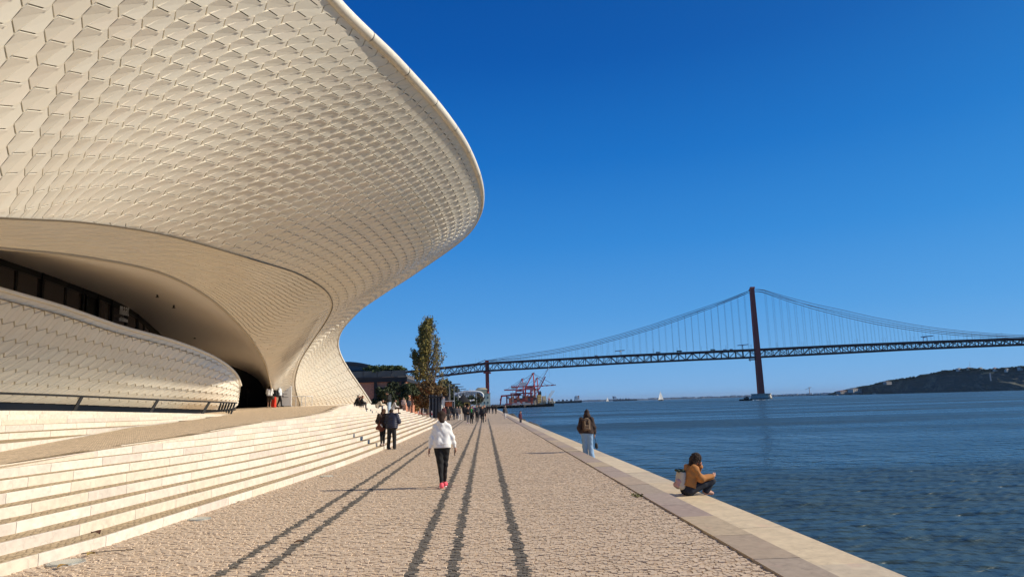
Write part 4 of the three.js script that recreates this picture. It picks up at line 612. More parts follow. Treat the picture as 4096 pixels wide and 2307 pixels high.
{
  const P = (x, z, y = 0) => { const p = atDepth(x, 1000, z); p.y = y; return p; };
  const g1 = [.022, .032, .012], g2 = [.075, .088, .026], br1 = [.08, .055, .02], br2 = [.20, .12, .04];
  roundTree('leafy_tree', 'dense dark green tree before the brick building, left one', P(976, 112), 4.6, 5.2, 5, g1, g2, 6500);
  roundTree('leafy_tree', 'dark green tree beside the poplar, with the standing man before it', P(1005, 118), 6.4, 6.4, 15, g1, g2, 6500);
  roundTree('leafy_tree', 'brownish autumn tree right under the poplar', P(1062, 128), 6.6, 6.2, 35, br1, br2, 5500);
  roundTree('leafy_tree', 'orange brown autumn tree between the poplar and the black pavilion', P(1082, 140), 6.2, 7.0, 45, br1, [.26, .15, .045], 5500);
  roundTree('leafy_tree', 'dark olive tree behind the black slatted pavilion', P(1040, 134), 6, 5.8, 55, g1, br2, 5000);
  // greenery on the roof terrace
  for (const [x, y, z, w, lab] of [[932, 941, 119, 2.4, 'small clipped shrub at the left of the roof terrace'], [948, 938, 119, 3.4, 'spreading green shrub on the roof terrace before the glass wall'], [966, 941, 119, 3.0, 'middle green shrub on the roof terrace'], [1000, 937, 119, 3.3, 'rounded dense shrub at the right corner of the roof terrace'], [984, 943, 119, 2.2, 'low shrub between two larger ones on the roof terrace']]) { const p = atDepth(x, y, z), r = rng(x), t = thing('terrace_shrub', lab, 'shrub', [p.x, 7.7, p.z]); mesh('stem', merge([rod(V3(0, -.6, 0), V3(0, .4, 0), .08)]), bark, t); const pts = []; for (let k = 0; k < 1300; k++) { const a = r() * 6.283, u = r() * 2 - 1, R = Math.pow(r(), .4), s = Math.sqrt(1 - u * u), bump = .8 + .35 * Math.sin(a * 3 + x) * Math.cos(u * 4 + x); pts.push([Math.cos(a) * s * R * w / 2 * bump, .55 + u * R * .75 * bump, Math.sin(a) * s * R * w / 2 * bump, r()]); } mesh('crown', leaves(pts, .13, x, (tt, q) => mixc([.03, .05, .018], [.09, .13, .04], q)), leafMat, t); }
  roundTree('leafy_tree', 'round brown tree at the foot of the bridge pillar', P(1203, 420), 10.5, 8.2, 65, br1, [.12, .085, .05], 3200, null, .35);
  roundTree('leafy_tree', 'dark green tree behind the black marquee', P(1180, 300), 9, 5.5, 75, g1, [.05, .065, .02], 3000, null, .3);
  roundTree('leafy_tree', 'green tree beside the grey house with small windows', P(1124, 215), 7, 6.2, 85, g1, [.05, .06, .02], 3000, null, .25);
  roundTree('leafy_tree', 'low green shrub tree behind the lamp posts', P(1140, 190), 6, 3.0, 95, g1, [.05, .07, .02], 2500, null, .22);
  const r = rng(919), l = []; for (let k = 0; k < 420; k++) { const x = 1070 + r() * 78, z = 430 + r() * 60, f = 1 - Math.abs(x - 1118) / 60, p = P(x, z); const h = 3 + 15 * clamp(f, .15, 1) * Math.pow(r(), .6); const s = 1.4 + r() * 1.8; for (let j = 0; j < 16; j++) l.push([p.x + (r() - .5) * s * 2, h + (r() - .5) * s * 1.4, p.z + (r() - .5) * s * 2, r()]); }
  tag(mesh('wooded_hillside', leaves(l, .8, 4, (tt, q) => mixc([.045, .05, .016], [.16, .13, .035], q)), leafMat), 'autumn wood on the slope behind the lamp posts', null, null, 'stuff');
}
// ---------------------------------------------------------------- brick building with roof terrace behind the museum
{
  const z = -118, x1 = atDepth(1021, 990, 118).x, x0 = x1 - 34, t = thing('brick_building', 'brick building with glass roof terrace and dark barrel roof', 'building'), dark = M(.018, .017, .018, .6), iron = M(.022, .018, .016, .6);
  const brk = (() => { const r = rng(3), N = 32, tn = []; for (let i = 0; i < N * N; i++) tn.push(r()); return dataTex(512, (u, v) => { const row = Math.floor(v * N), x = u * N / 2 + (row % 2) * .5, i = Math.floor(x), fx = x - i, fy = v * N - row, m = fx < .05 || fy < .12, k = m ? .9 : .75 + .5 * tn[(row * N + (i % (N / 2))) % (N * N)]; return m ? [toS(.22), toS(.17), toS(.14)] : [toS(.62 * k), toS(.25 * k), toS(.145 * k)]; }, true); })();
  const wallMat = new THREE.MeshStandardMaterial({ map: brk, roughness: .9 });
  mesh('wall', metricUV(clean(box((x0 + x1) / 2, 3.0, z - 13, x1 - x0, 6.2, 26)), 1 / 2.6), wallMat, t);
  for (const x of [948, 1017, 900]) { const p = atDepth(x, 990, 118).x; mesh('pilaster', box(p - .2, 3.0, z + .12, .5, 6.2, .3), iron, t); }
  mesh('parapet', merge([box((x0 + x1) / 2, 6.35, z - 12.8, x1 - x0 + .5, .55, 26.5), box((x0 + x1) / 2, 6.75, z + .3, x1 - x0 + .6, .25, .5)]), dark, t);
  mesh('string_course', box((x0 + x1) / 2, 2.6, z + .08, x1 - x0, .25, .2), iron, t);
  const gl = M(.06, .075, .085, .12); for (let k = 0; k < 9; k++) mesh('glass_panel', box(x1 - 1.2 - k * 2.4, 7.45, z + .2, 2.32, 1.05, .03), gl, t);
  for (let k = 0; k < 10; k++) mesh('baluster', box(x1 - .02 - k * 2.4, 7.45, z + .2, .06, 1.2, .06), dark, t);
  const ux = atDepth(960, 930, 124).x; // upper storey, set back
  mesh('upper_wall', box((x0 + ux) / 2, 7.4, z - 15, ux - x0, 2.3, 16), M(.06, .035, .025, .7), t);
  const pane = M(.035, .04, .05, .1), u0 = atDepth(935, 940, 124).x; for (let k = 0; k < 6; k++) mesh('window_pane', box(u0 - 1.4 - k * 2.5, 7.4, z - 6.95, 2.35, 2.1, .06), pane, t);
  for (let k = 0; k < 16; k++) mesh('wood_slat', box(ux - .15 - k * .2, 7.4, z - 6.94, .13, 2.2, .08), M(.09, .045, .028, .7), t);
  const yE = atDepth(960, 926, 124).y, yP = atDepth(878, 908, 124).y, arc = []; for (let k = 0; k <= 14; k++) { const f = k / 14; arc.push(V3(lerp(ux + .3, ux - 13.5, f), lerp(yE, yP, Math.sin(f * Math.PI)), 0)); }
  const ar = []; for (let k = 0; k < 14; k++) { const a = arc[k], b = arc[k + 1]; for (const [zz, dd] of [[z - 6, z - 24]]) ar.push(quads([[V3(a.x, a.y, zz), V3(b.x, b.y, zz), V3(b.x, b.y, dd), V3(a.x, a.y, dd)], [V3(a.x, a.y, zz), V3(b.x, b.y, zz), V3(b.x, b.y - .5, zz), V3(a.x, a.y - .5, zz)], [V3(a.x, a.y - .5, zz), V3(b.x, b.y - .5, zz), V3(b.x, b.y - .5, dd), V3(a.x, a.y - .5, dd)]])); }
  mesh('barrel_roof', merge(ar), M(.03, .035, .045, .4), t);
  const gb = []; for (let k = 0; k < 14; k++) { const a = arc[k], b = arc[k + 1]; gb.push(quads([[V3(a.x, a.y - .5, z - 6.4), V3(b.x, b.y - .5, z - 6.4), V3(b.x, yE - .6, z - 6.4), V3(a.x, yE - .6, z - 6.4)]])); } mesh('gable', merge(gb), M(.12, .13, .14, .6), t);
  mesh('beam', box((x0 + ux) / 2 + .2, yE - .35, z - 6.6, ux - x0 + .5, .4, .7), dark, t);
  // corrugated lower roof edge sloping right
  const l = []; const A = V3(ux, yE - .1, z - 7), B = V3(x1 - 1, 7.6, z - 22); for (let k = 0; k < 14; k++) { const p = A.clone().lerp(B, k / 14), q = A.clone().lerp(B, (k + .7) / 14); l.push(beam(p, q, .5, .34)); } mesh('roof_edge', merge([...l, beam(A.clone().add(V3(0, -.4, 0)), B.clone().add(V3(0, -.4, 0)), .4, .5)]), M(.13, .12, .12, .7), t);
  mesh('side_wall', quads([[V3(ux, 6.4, z - 7), V3(ux, yE, z - 7), V3(x1 - 1, 7.4, z - 22), V3(x1 - 1, 6.4, z - 22)]]), M(.05, .03, .025, .8), t);
}
// ---------------------------------------------------------------- kiosks, tents and small buildings along the promenade
{
  const P = (x, z, y = 0) => { const p = atDepth(x, 1000, z); p.y = y; return p; };
  { const z = 104, a = P(1080, z), b = P(1113, z), t = thing('slatted_pavilion', 'black pavilion wrapped in tall vertical slats beyond the steps', 'pavilion', a), w = b.x - a.x, r = rng(2); mesh('core', box(w / 2, 1.5, -1.6, w - .15, 3.0, 3), M(.006, .006, .006, .7), t); mesh('roof', box(w / 2, 3.12, -1.5, w + .1, .18, 3.4), M(.01, .01, .01, .6), t);
    for (let k = 0; k < 17; k++) mesh('slat', beam(V3(.05 + k * w / 17, 0, .02 + r() * .1), V3(.05 + k * w / 17 + (r() - .5) * .1, 3.35 + r() * .25, .05), .07, .16), k % 4 ? M(.012, .012, .012, .6) : M(.30, .29, .27, .6), t);
    mesh('lamp', new THREE.SphereGeometry(.22, 12, 8).translate(w + .12, 2.9, .2), M(.35, .18, .09, .5), t); }
  { const t = thing('feather_flag', 'white and yellow feather flag beside the black pavilion', 'flag', P(1112.5, 98)); mesh('pole', tube([V3(-.25, 0, 0), V3(-.2, 2, 0), V3(.05, 2.9, 0), V3(.3, 3.0, 0)], .02, 20, 5), M(.3, .3, .3), t); mesh('cloth', sheet((u, v) => V3(-.2 + u * (.55 - .25 * v) + .3 * v * v, .55 + v * 2.3, .04 * Math.sin(u * 3 + v * 5)), 8, 16), M(.82, .78, .66, .8), t); mesh('yellow_band', sheet((u, v) => V3(-.12 + u * .45, .75 + v * .7, .05 + .04 * Math.sin(u * 3 + v * 5)), 6, 6), M(.72, .50, .10, .8), t); }
  { const t = thing('kiosk', 'low kiosk with white frame roof and orange panel behind the flag', 'kiosk', P(1117, 125)); t.scale.set(.42, .95, .5); mesh('roof', box(1.8, 2.75, -1, 4.6, .14, 2.6), M(.62, .62, .60, .6), t); for (const x of [0, 3.6]) mesh('post', box(x, 1.35, 0, .1, 2.7, .1), M(.4, .4, .4), t); mesh('counter', box(1.8, .55, -.8, 3.2, 1.1, .8), M(.05, .05, .055, .7), t); mesh('panel', box(1.9, 2.15, -1.8, 2.8, .8, .08), M(.42, .13, .06, .7), t); mesh('back_wall', box(1.8, 1.1, -2.1, 3.4, 2.2, .1), M(.03, .03, .03, .8), t); }
  { const t = thing('grey_house', 'grey two storey house with dark arched windows among the trees', 'house', P(1096, 262)); t.scale.set(.75, .60, .75); mesh('wall', box(3, 4.2, -8, 11, 8.6, 16), M(.34, .33, .34, .9), t); mesh('roof', merge([box(3, 8.7, -8, 11.8, .5, 17), box(3, 9.2, -9, 10, .8, 14)]), M(.07, .05, .05, .8), t); for (let k = 0; k < 4; k++) { mesh('window', box(-1.2 + k * 2.6, 6.2, .04, .9, 2.3, .1), M(.03, .03, .035, .3), t); mesh('window', box(8.54, 6.2, -2.5 - k * 3.4, .1, 2.3, .9), M(.03, .03, .035, .3), t); } }
  { const t = thing('low_wall', 'dark roofed pavilion house above the black slats', 'building', P(1090, 205)); t.scale.set(.8, .78, .9); mesh('wall', box(1, 3, -4, 9, 6, 8), M(.05, .04, .035, .9), t); mesh('roof', merge([box(1, 6.2, -4, 10.4, .4, 9), box(1, 6.7, -4, 8, .7, 7)]), M(.03, .025, .025, .8), t); for (let k = 0; k < 4; k++) mesh('window', box(-2.4 + k * 2.2, 4.4, .05, 1, 1.6, .08), M(.1, .1, .1, .3), t); }
  { const t = thing('marquee', 'black pointed marquee tent between the lamp posts', 'tent', P(1166, 215)); mesh('canopy', new THREE.ConeGeometry(3.3, 2.6, 4, 6, true).rotateY(Math.PI / 4).translate(0, 4.0, 0), M(.008, .008, .01, .8), t); mesh('valance', merge([0, 1].flatMap(k => [box(0, 2.55, k ? 2.3 : -2.3, 4.6, .45, .05), box(k ? 2.3 : -2.3, 2.55, 0, .05, .45, 4.6)])), M(.01, .01, .012, .8), t); for (const [x, zz] of [[-2.2, -2.2], [2.2, -2.2], [2.2, 2.2], [-2.2, 2.2]]) mesh('pole', rod(V3(x, 0, zz), V3(x, 2.8, zz), .06), M(.2, .2, .2), t); mesh('back_cloth', box(0, 1.4, -2.2, 4.4, 2.2, .04), M(.01, .01, .012, .9), t); }
  { const t = thing('site_cabin', 'plain white cabin left of the black marquee', 'cabin', P(1154, 220)); mesh('wall', box(0, 1.4, 0, 2.6, 2.8, 2.2), M(.55, .55, .54, .8), t); mesh('roof', box(0, 2.88, 0, 2.8, .16, 2.4), M(.4, .4, .4), t); mesh('door', box(.4, 1.1, 1.13, .8, 2, .06), M(.3, .3, .3), t); }
  { const t = thing('yellow_frame', 'yellow painted door frame under the marquee', 'frame', P(1174, 205)); mesh('frame', merge([box(-.7, 1.2, 0, .25, 2.4, .25), box(.7, 1.2, 0, .25, 2.4, .25), box(0, 2.45, 0, 1.65, .22, .25)]), M(.42, .28, .06, .7), t); }
  { const t = thing('station_building', 'pale yellow building with a hipped roof beside the bridge pillar', 'building', P(1214, 560)); mesh('wall', box(0, 5, -6, 12.5, 11, 12), M(.78, .68, .47, .9), t); mesh('upper_storey', box(-.8, 12, -6, 8.5, 3.6, 9), M(.50, .48, .32, .9), t); mesh('roof', merge([new THREE.CylinderGeometry(4.4, 7.2, 1.8, 4, 1).rotateY(Math.PI / 4).scale(1, 1, .9).translate(-.8, 14.6, -6), box(0, 10.6, -6, 13.3, .4, 12.8)]), M(.30, .27, .2, .8), t); for (let k = 0; k < 4; k++) for (let j = 0; j < 2; j++) mesh('window', box(-4.2 + k * 2.8, 3.2 + j * 4.2, .05, 1.1, 1.9, .1), M(.10, .11, .10, .3), t); }
  // white curved footbridge
  { const Z = 420, B = (x, y) => atDepth(x, y, Z), t = thing('footbridge', 'white curved steel footbridge with truss beyond the lamp posts', 'footbridge'), wh = M(.70, .70, .69, .45), top = [[1140, 992], [1155, 987.5], [1172, 984.2], [1188, 983], [1202, 984], [1210, 986.5], [1214.5, 991], [1214.5, 996.5], [1211, 1003], [1206, 1009], [1203, 1014]].map(a => B(...a)), low = [[1143, 1003], [1160, 998.5], [1178, 993.5], [1192, 990], [1203, 988.6], [1209, 990.5], [1211.5, 994], [1211, 998], [1208, 1003], [1204.5, 1008], [1202, 1012]].map(a => B(...a));
    for (const d of [0, -4]) { const off = p => p.clone().add(V3(0, 0, d)); mesh('top_chord', tube(top.map(off), .62, 90, 8), wh, t); mesh('bottom_chord', tube(low.map(off), .36, 90, 6), wh, t); }
    mesh('deck', sheet((u, v) => { const c = new THREE.CatmullRomCurve3(low).getPoint(u * .55); return c.add(V3(0, .3, -4 * v)); }, 40, 1), M(.30, .30, .31, .7), t);
    mesh('side_panel', sheet((u, v) => { const a = new THREE.CatmullRomCurve3(low).getPoint(u * .5), b = new THREE.CatmullRomCurve3(top).getPoint(u * .5); return a.lerp(b, v).add(V3(0, 0, -3.6)); }, 40, 2), M(.20, .20, .21, .7), t);
    const ct = new THREE.CatmullRomCurve3(top), cl = new THREE.CatmullRomCurve3(low); for (let k = 0; k < 9; k++) mesh('brace', beam(k % 2 ? ct.getPoint(.04 + k * .052) : cl.getPoint(.04 + k * .052), k % 2 ? cl.getPoint(.04 + (k + 1) * .052) : ct.getPoint(.04 + (k + 1) * .052), .32), wh, t);
    for (const [x1, y1, x2] of [[1198, 990, 1198], [1203, 990, 1207]]) mesh('support', rod(B(x1, y1), B(x2, 1016), .22, .32), M(.10, .11, .13, .5), t); }
  // lamp posts in a row
  const poles = [150, 172, 197, 222, 248, 276, 305, 335], lx = -7.65, H = 6.5, steel = M(.16, .175, .19, .45); let proto;
  const ord = ['nearest', 'second', 'third', 'fourth', 'fifth', 'sixth', 'seventh', 'farthest'];
  poles.forEach((z, k) => {
    let t; if (!k) { t = proto = thing('street_lamp', '', 'street lamp', [lx, 0, -z], 0, 'street lamps along the promenade'); mesh('pole', rod(V3(0, 0, 0), V3(0, H, 0), .16, .12, 8), steel, t); mesh('arm', merge([beam(V3(-.75, H - .28, 0), V3(2.1, H - .18, 0), .09, .10)]), steel, t); mesh('lamp_head', box(1.6, H - .14, 0, 1.6, .16, .3), steel, t); mesh('base', new THREE.CylinderGeometry(.13, .15, .5, 8).translate(0, .25, 0), steel, t); }
    else { t = proto.clone(); t.name = numbered('street_lamp'); t.position.set(lx, 0, -z); scene.add(t); }
    tag(t, `${ord[k]} slim grey street lamp in the row left of the promenade`);
  });
  // strings of white pennants between the farther poles
  { const t = thing('pennant_string', 'string of small white pennants hanging across the footbridge', 'bunting'); const r = rng(12), A = atDepth(1146, 985, 230), B = atDepth(1192, 1003, 250), l = []; for (let k = 0; k < 15; k++) { const p = A.clone().lerp(B, k / 14); p.y -= Math.sin(k / 14 * 3.14) * 1.2; l.push(p); mesh('pennant', new THREE.PlaneGeometry(.5, .45).rotateY(r() - .5).translate(p.x, p.y - .22, p.z), M(.75, .75, .75, .8), t); } mesh('cord', tube(l, .03, 40, 4), M(.5, .5, .5), t); }
  const masts = []; for (let k = 0; k < 26; k++) masts.push([1160 + (k * 37 % 42), 330 + (k * 53 % 90), 7 + (k * 29 % 40) / 10]);
  masts.forEach(([x, z, h], k) => { if (k > 15) return; const t = thing('boat_mast', 'thin marina mast under the white footbridge', 'mast', P(x, z), 0, 'thin marina masts under the footbridge'); mesh('mast', rod(V3(0, 0, 0), V3(0, h, 0), .1, .06, 5), M(.5, .5, .5, .5), t); mesh('spreader', box(0, h * .6, 0, 1.2, .07, .07), M(.5, .5, .5), t); });
  // rope barrier at the end of the steps
  { const t = thing('rope_barrier', 'red and white rope barrier at the end of the steps', 'barrier', P(1086, 98)); for (const x of [-1.9, 0]) { mesh('post', rod(V3(x, 0, 0), V3(x, 1.15, 0), .05), M(.7, .68, .66, .5), t); mesh('red_band', rod(V3(x, .55, 0), V3(x, .8, 0), .056), M(.5, .03, .03, .5), t); } mesh('rope', tube([V3(-1.9, 1.05, 0), V3(-1.3, .75, 0), V3(-.6, .72, 0), V3(0, 1.05, 0)], .03, 20, 5), M(.5, .05, .05, .7), t); }
}
// ---------------------------------------------------------------- people
// a figure is a set of tapered limbs between joints, blended into one continuous surface
const cap = (a, b, r1, r2 = r1) => ({ a, b, r1, r2, d: b.clone().sub(a), l: Math.max(1e-6, b.distanceToSquared(a)) });
function capDist(c, x, y, z) { const px = x - c.a.x, py = y - c.a.y, pz = z - c.a.z, t = clamp((px * c.d.x + py * c.d.y + pz * c.d.z) / c.l, 0, 1); return Math.hypot(px - c.d.x * t, py - c.d.y * t, pz - c.d.z * t) - (c.r1 + (c.r2 - c.r1) * t); }
const smin = (a, b, k) => { const h = Math.max(0, k - Math.abs(a - b)) / k; return Math.min(a, b) - h * h * k * .25; };
const field = (caps, k) => (x, y, z) => { let d = 9; for (const c of caps) d = d > 8 ? capDist(c, x, y, z) : smin(d, capDist(c, x, y, z), k); return d; };
function bounds(caps, pad) { const b = new THREE.Box3(); for (const c of caps) { const r = Math.max(c.r1, c.r2) + pad; for (const p of [c.a, c.b]) { b.expandByPoint(p.clone().addScalar(r)); b.expandByPoint(p.clone().subScalar(r)); } } return b; }
function skin(f, b, cell) { // surface of the field f < 0 inside the box b
  const s = b.getSize(V3(0, 0, 0)), nx = Math.ceil(s.x / cell) + 2, ny = Math.ceil(s.y / cell) + 2, nz = Math.ceil(s.z / cell) + 2, o = b.min, val = new Float32Array(nx * ny * nz), at = (i, j, k) => (k * ny + j) * nx + i;
  for (let k = 0; k < nz; k++) for (let j = 0; j < ny; j++) for (let i = 0; i < nx; i++) val[at(i, j, k)] = f(o.x + (i - .5) * cell, o.y + (j - .5) * cell, o.z + (k - .5) * cell);
  const id = new Int32Array(nx * ny * nz).fill(-1), pos = [], nor = [], idx = [], C = [[0, 0, 0], [1, 0, 0], [0, 1, 0], [1, 1, 0], [0, 0, 1], [1, 0, 1], [0, 1, 1], [1, 1, 1]], E = [[0, 1], [2, 3], [4, 5], [6, 7], [0, 2], [1, 3], [4, 6], [5, 7], [0, 4], [1, 5], [2, 6], [3, 7]];
  for (let k = 0; k < nz - 1; k++) for (let j = 0; j < ny - 1; j++) for (let i = 0; i < nx - 1; i++) {
    const v = C.map(c => val[at(i + c[0], j + c[1], k + c[2])]); let neg = 0; for (const q of v) if (q < 0) neg++; if (!neg || neg === 8) continue;
    let x = 0, y = 0, z = 0, n = 0; for (const [a, e] of E) if ((v[a] < 0) !== (v[e] < 0)) { const t = v[a] / (v[a] - v[e]); x += lerp(C[a][0], C[e][0], t); y += lerp(C[a][1], C[e][1], t); z += lerp(C[a][2], C[e][2], t); n++; }
    const X = o.x + (i - .5 + x / n) * cell, Y = o.y + (j - .5 + y / n) * cell, Z = o.z + (k - .5 + z / n) * cell, e = cell * .4; id[at(i, j, k)] = pos.length / 3; pos.push(X, Y, Z);
    const g = V3(f(X + e, Y, Z) - f(X - e, Y, Z), f(X, Y + e, Z) - f(X, Y - e, Z), f(X, Y, Z + e) - f(X, Y, Z - e)).normalize(); nor.push(g.x, g.y, g.z);
  }
  for (let k = 1; k < nz - 1; k++) for (let j = 1; j < ny - 1; j++) for (let i = 1; i < nx - 1; i++) {
    const s0 = val[at(i, j, k)] < 0; const q = (a, b2, c, d, flip) => { if (a < 0 || b2 < 0 || c < 0 || d < 0) return; flip ? idx.push(a, b2, c, a, c, d) : idx.push(a, c, b2, a, d, c); };
    if (s0 !== val[at(i + 1, j, k)] < 0) q(id[at(i, j, k)], id[at(i, j - 1, k)], id[at(i, j - 1, k - 1)], id[at(i, j, k - 1)], s0);
    if (s0 !== val[at(i, j + 1, k)] < 0) q(id[at(i, j, k)], id[at(i, j, k - 1)], id[at(i - 1, j, k - 1)], id[at(i - 1, j, k)], s0);
    if (s0 !== val[at(i, j, k + 1)] < 0) q(id[at(i, j, k)], id[at(i - 1, j, k)], id[at(i - 1, j - 1, k)], id[at(i, j - 1, k)], s0);
  }
  const g = new THREE.BufferGeometry(); g.setAttribute('position', new THREE.Float32BufferAttribute(pos, 3)); g.setAttribute('normal', new THREE.Float32BufferAttribute(nor, 3)); g.setIndex(idx); return g;
}
const solid = (caps, k, cell) => skin(field(caps, k), bounds(caps, .03), cell);
// a head that looks towards -z, its centre between the ears: skull, jaw, nose, brow, lips, ears, eye hollows
const headField = (() => {
  const P = [cap(V3(0, .03, .012), V3(0, .035, .02), .083), cap(V3(0, .02, -.03), V3(0, .0, -.03), .068), cap(V3(0, -.055, -.048), V3(0, -.07, -.058), .036, .028), cap(V3(-.035, -.04, -.02), V3(.035, -.04, -.02), .04)], N = [cap(V3(0, .012, -.092), V3(0, -.022, -.110), .010, .014), cap(V3(-.03, .034, -.083), V3(.03, .034, -.083), .013), cap(V3(-.014, -.05, -.090), V3(.014, -.05, -.090), .011)], Er = [cap(V3(-.080, .005, .008), V3(-.084, -.022, .004), .014, .010), cap(V3(.080, .005, .008), V3(.084, -.022, .004), .014, .010)], Ey = [V3(-.031, .010, -.1), V3(.031, .010, -.1)];
  const f1 = field(P, .06), f2 = field(N, .012), f3 = field(Er, .01); return (x, y, z) => { let d = smin(smin(f1(x, y, z), f2(x, y, z), .018), f3(x, y, z), .01); for (const e of Ey) { const h = .017 - Math.hypot(x - e.x, y - e.y, z - e.z); d = Math.max(d, h); } return d; };
})();
const headGeo = cell => skin(headField, new THREE.Box3(V3(-.12, -.13, -.15), V3(.12, .15, .13)), cell);
const headFine = headGeo(.0055), headCoarse = headGeo(.012);
const eyeGeo = merge([-.031, .031].map(x => new THREE.SphereGeometry(.0085, 8, 6).translate(x, .010, -.0865)));
// a relaxed hand hanging along -y from the wrist, palm towards -x (right hand); five unequal bent fingers
function handCaps(curl) { const L = [cap(V3(0, 0, 0), V3(0, -.045, 0), .022, .024), cap(V3(0, -.05, -.026), V3(0, -.088, -.028), .017, .013), cap(V3(0, -.05, .022), V3(0, -.086, .024), .017, .013), cap(V3(0, -.06, 0), V3(0, -.088, 0), .019, .014)]; [[-.030, .062, .0085], [-.010, .072, .009], [.010, .067, .0088], [.029, .05, .0078]].forEach(([z, l, r]) => { const a = V3(0, -.09, z), b = V3(-.006 - curl * .018, -.09 - l * .5, z * 1.08), c = V3(-.012 - curl * .045, -.09 - l * lerp(.95, .7, curl), z * 1.1); L.push(cap(a, b, r, r * .92), cap(b, c, r * .92, r * .75)); }); L.push(cap(V3(-.004, -.03, -.024), V3(-.018, -.058, -.046), .0125, .0105), cap(V3(-.018, -.058, -.046), V3(-.024, -.086, -.048), .0105, .008)); return L; }
const handGeo = {}; for (const [n, c] of [['relaxed', .35], ['gripping', .95]]) { const caps = handCaps(c), g = skin(field(caps, .010), bounds(caps, .012), .0045); handGeo[n] = { r: g, l: (() => { const m = g.clone().scale(-1, 1, 1), a = Array.from(m.index.array); for (let k = 0; k < a.length; k += 3) [a[k], a[k + 1]] = [a[k + 1], a[k]]; m.setIndex(a); return m; })() }; }
function placeGeo(g, pos, from, to, roll = 0) { const q = new THREE.Quaternion().setFromUnitVectors(from, to.clone().normalize()); const c = g.clone(); if (roll) c.rotateY(roll); return c.applyQuaternion(q).translate(pos.x, pos.y, pos.z); }
const REST = { // standing, 1.72 m, looking to -z; r = right (+x), l = left
  pel: [0, .95, 0], che: [0, 1.26, 0], nec: [0, 1.46, .01], hea: [0, 1.605, -.015], shr: [.17, 1.41, .01], elr: [.225, 1.13, .03], wrr: [.225, .88, -.03], shl: [-.17, 1.41, .01], ell: [-.225, 1.13, .03], wrl: [-.225, .88, -.03],
  hir: [.085, .92, 0], knr: [.09, .50, -.015], anr: [.09, .085, .02], tor: [.105, .035, -.14], hil: [-.085, .92, 0], knl: [-.09, .50, -.015], anl: [-.09, .085, .02], tol: [-.105, .035, -.14]
};
const cache = {};
function buildFigure(key, o) { // geometry of body, top, trousers, shoes, hair for a pose; shared between people
  if (cache[key]) return cache[key];
  const J = {}; for (const k in REST) J[k] = V3(...((o.pose && o.pose[k]) || REST[k])); const w = o.wide || 1, cell = o.cell || .022, G = {};
  const spine = J.che.clone().sub(J.pel).normalize(), rt = V3(1, 0, 0), off = (p, x, y = 0, z = 0) => p.clone().add(V3(x, y, z));
  const torso = inf => [cap(off(J.pel, -.065 * w), off(J.che, -.075 * w), .112 * w + inf, .108 + inf), cap(off(J.pel, .065 * w), off(J.che, .075 * w), .112 * w + inf, .108 + inf), cap(J.che.clone().lerp(J.shl, .45), J.shl, .085 + inf * .7, .056 + inf * .45), cap(J.che.clone().lerp(J.shr, .45), J.shr, .085 + inf * .7, .056 + inf * .45), cap(J.che, J.nec, .10 + inf, .05 + inf * .4)];
  const arm = (s, inf, to = 1) => [cap(J['sh' + s], J['el' + s], .052 + inf * .7, .044 + inf * .8), cap(J['el' + s], J['el' + s].clone().lerp(J['wr' + s], to), .044 + inf, .030 + inf)];
  const leg = (s, inf, flare = 0) => [cap(J['hi' + s], J['kn' + s], .088 * w + inf + (o.thigh || 0), .060 + inf), cap(J['kn' + s].clone(), J['an' + s], .060 + inf, .040 + inf + flare + (o.calf || 0))];
  const foot = (s, inf) => [cap(J['an' + s], J['to' + s], .040 + inf, .030 + inf), cap(off(J['an' + s], 0, -.035, .03), off(J['to' + s], 0, .002, .01), .036 + inf, .030 + inf)];
  const hq = new THREE.Quaternion().setFromEuler(new THREE.Euler(...(o.head || [0, 0, 0]), 'YXZ')), putHead = g => g.clone().applyQuaternion(hq).translate(J.hea.x, J.hea.y, J.hea.z);
  // body: one surface; forearms stay bare where sleeves end
  const bodyCaps = [...torso(-.012), ...arm('r', -.004), ...arm('l', -.004), ...leg('r', -.01), ...leg('l', -.01), ...foot('r', -.004), ...foot('l', -.004), cap(J.nec, J.hea.clone().add(V3(0, -.05, .02).applyQuaternion(hq)), .054, .05)];
  const parts = [solid(bodyCaps, .05, cell), putHead(o.fine ? headFine : headCoarse)];
  for (const s of ['r', 'l']) { const d = (o.hands && o.hands[s]) || J['wr' + s].clone().sub(J['el' + s]); parts.push(placeGeo(handGeo[(o.grip && o.grip[s]) ? 'gripping' : 'relaxed'][s], J['wr' + s], V3(0, -1, 0), d, s === 'r' ? 0 : 0)); }
  G.body = merge(parts);
  G.eyes = putHead(eyeGeo);
  const hem = J.pel.clone().addScaledVector(spine, o.hem ?? -.06), cut = (f, p, n) => (x, y, z) => Math.max(f(x, y, z), (p.x - x) * n.x + (p.y - y) * n.y + (p.z - z) * n.z);
  const tInf = o.topInf ?? .018, topCaps = [...torso(tInf), cap(off(J.pel, -.06 * w, -.06), off(J.pel, -.06 * w, .05), .118 * w + tInf), cap(off(J.pel, .06 * w, -.06), off(J.pel, .06 * w, .05), .118 * w + tInf), ...arm('r', tInf * .9, o.sleeve ?? .97), ...arm('l', tInf * .9, o.sleeve ?? .97)];
  if (o.hood) topCaps.push(cap(off(J.nec, -.06, .01, .05), off(J.nec, .06, .01, .05), .065, .065), cap(off(J.nec, 0, -.09, .085), off(J.nec, 0, -.02, .075), .05, .06));
  if (o.hoodUp) topCaps.push(cap(J.hea.clone().add(V3(0, -.03, .035)), J.hea.clone().add(V3(0, .08, .03)), .118, .085), cap(J.hea.clone().add(V3(0, .08, .03)), J.hea.clone().add(V3(.01, .17, .05)), .07, .02), cap(J.hea.clone().add(V3(0, -.1, .03)), J.nec, .11, .10));
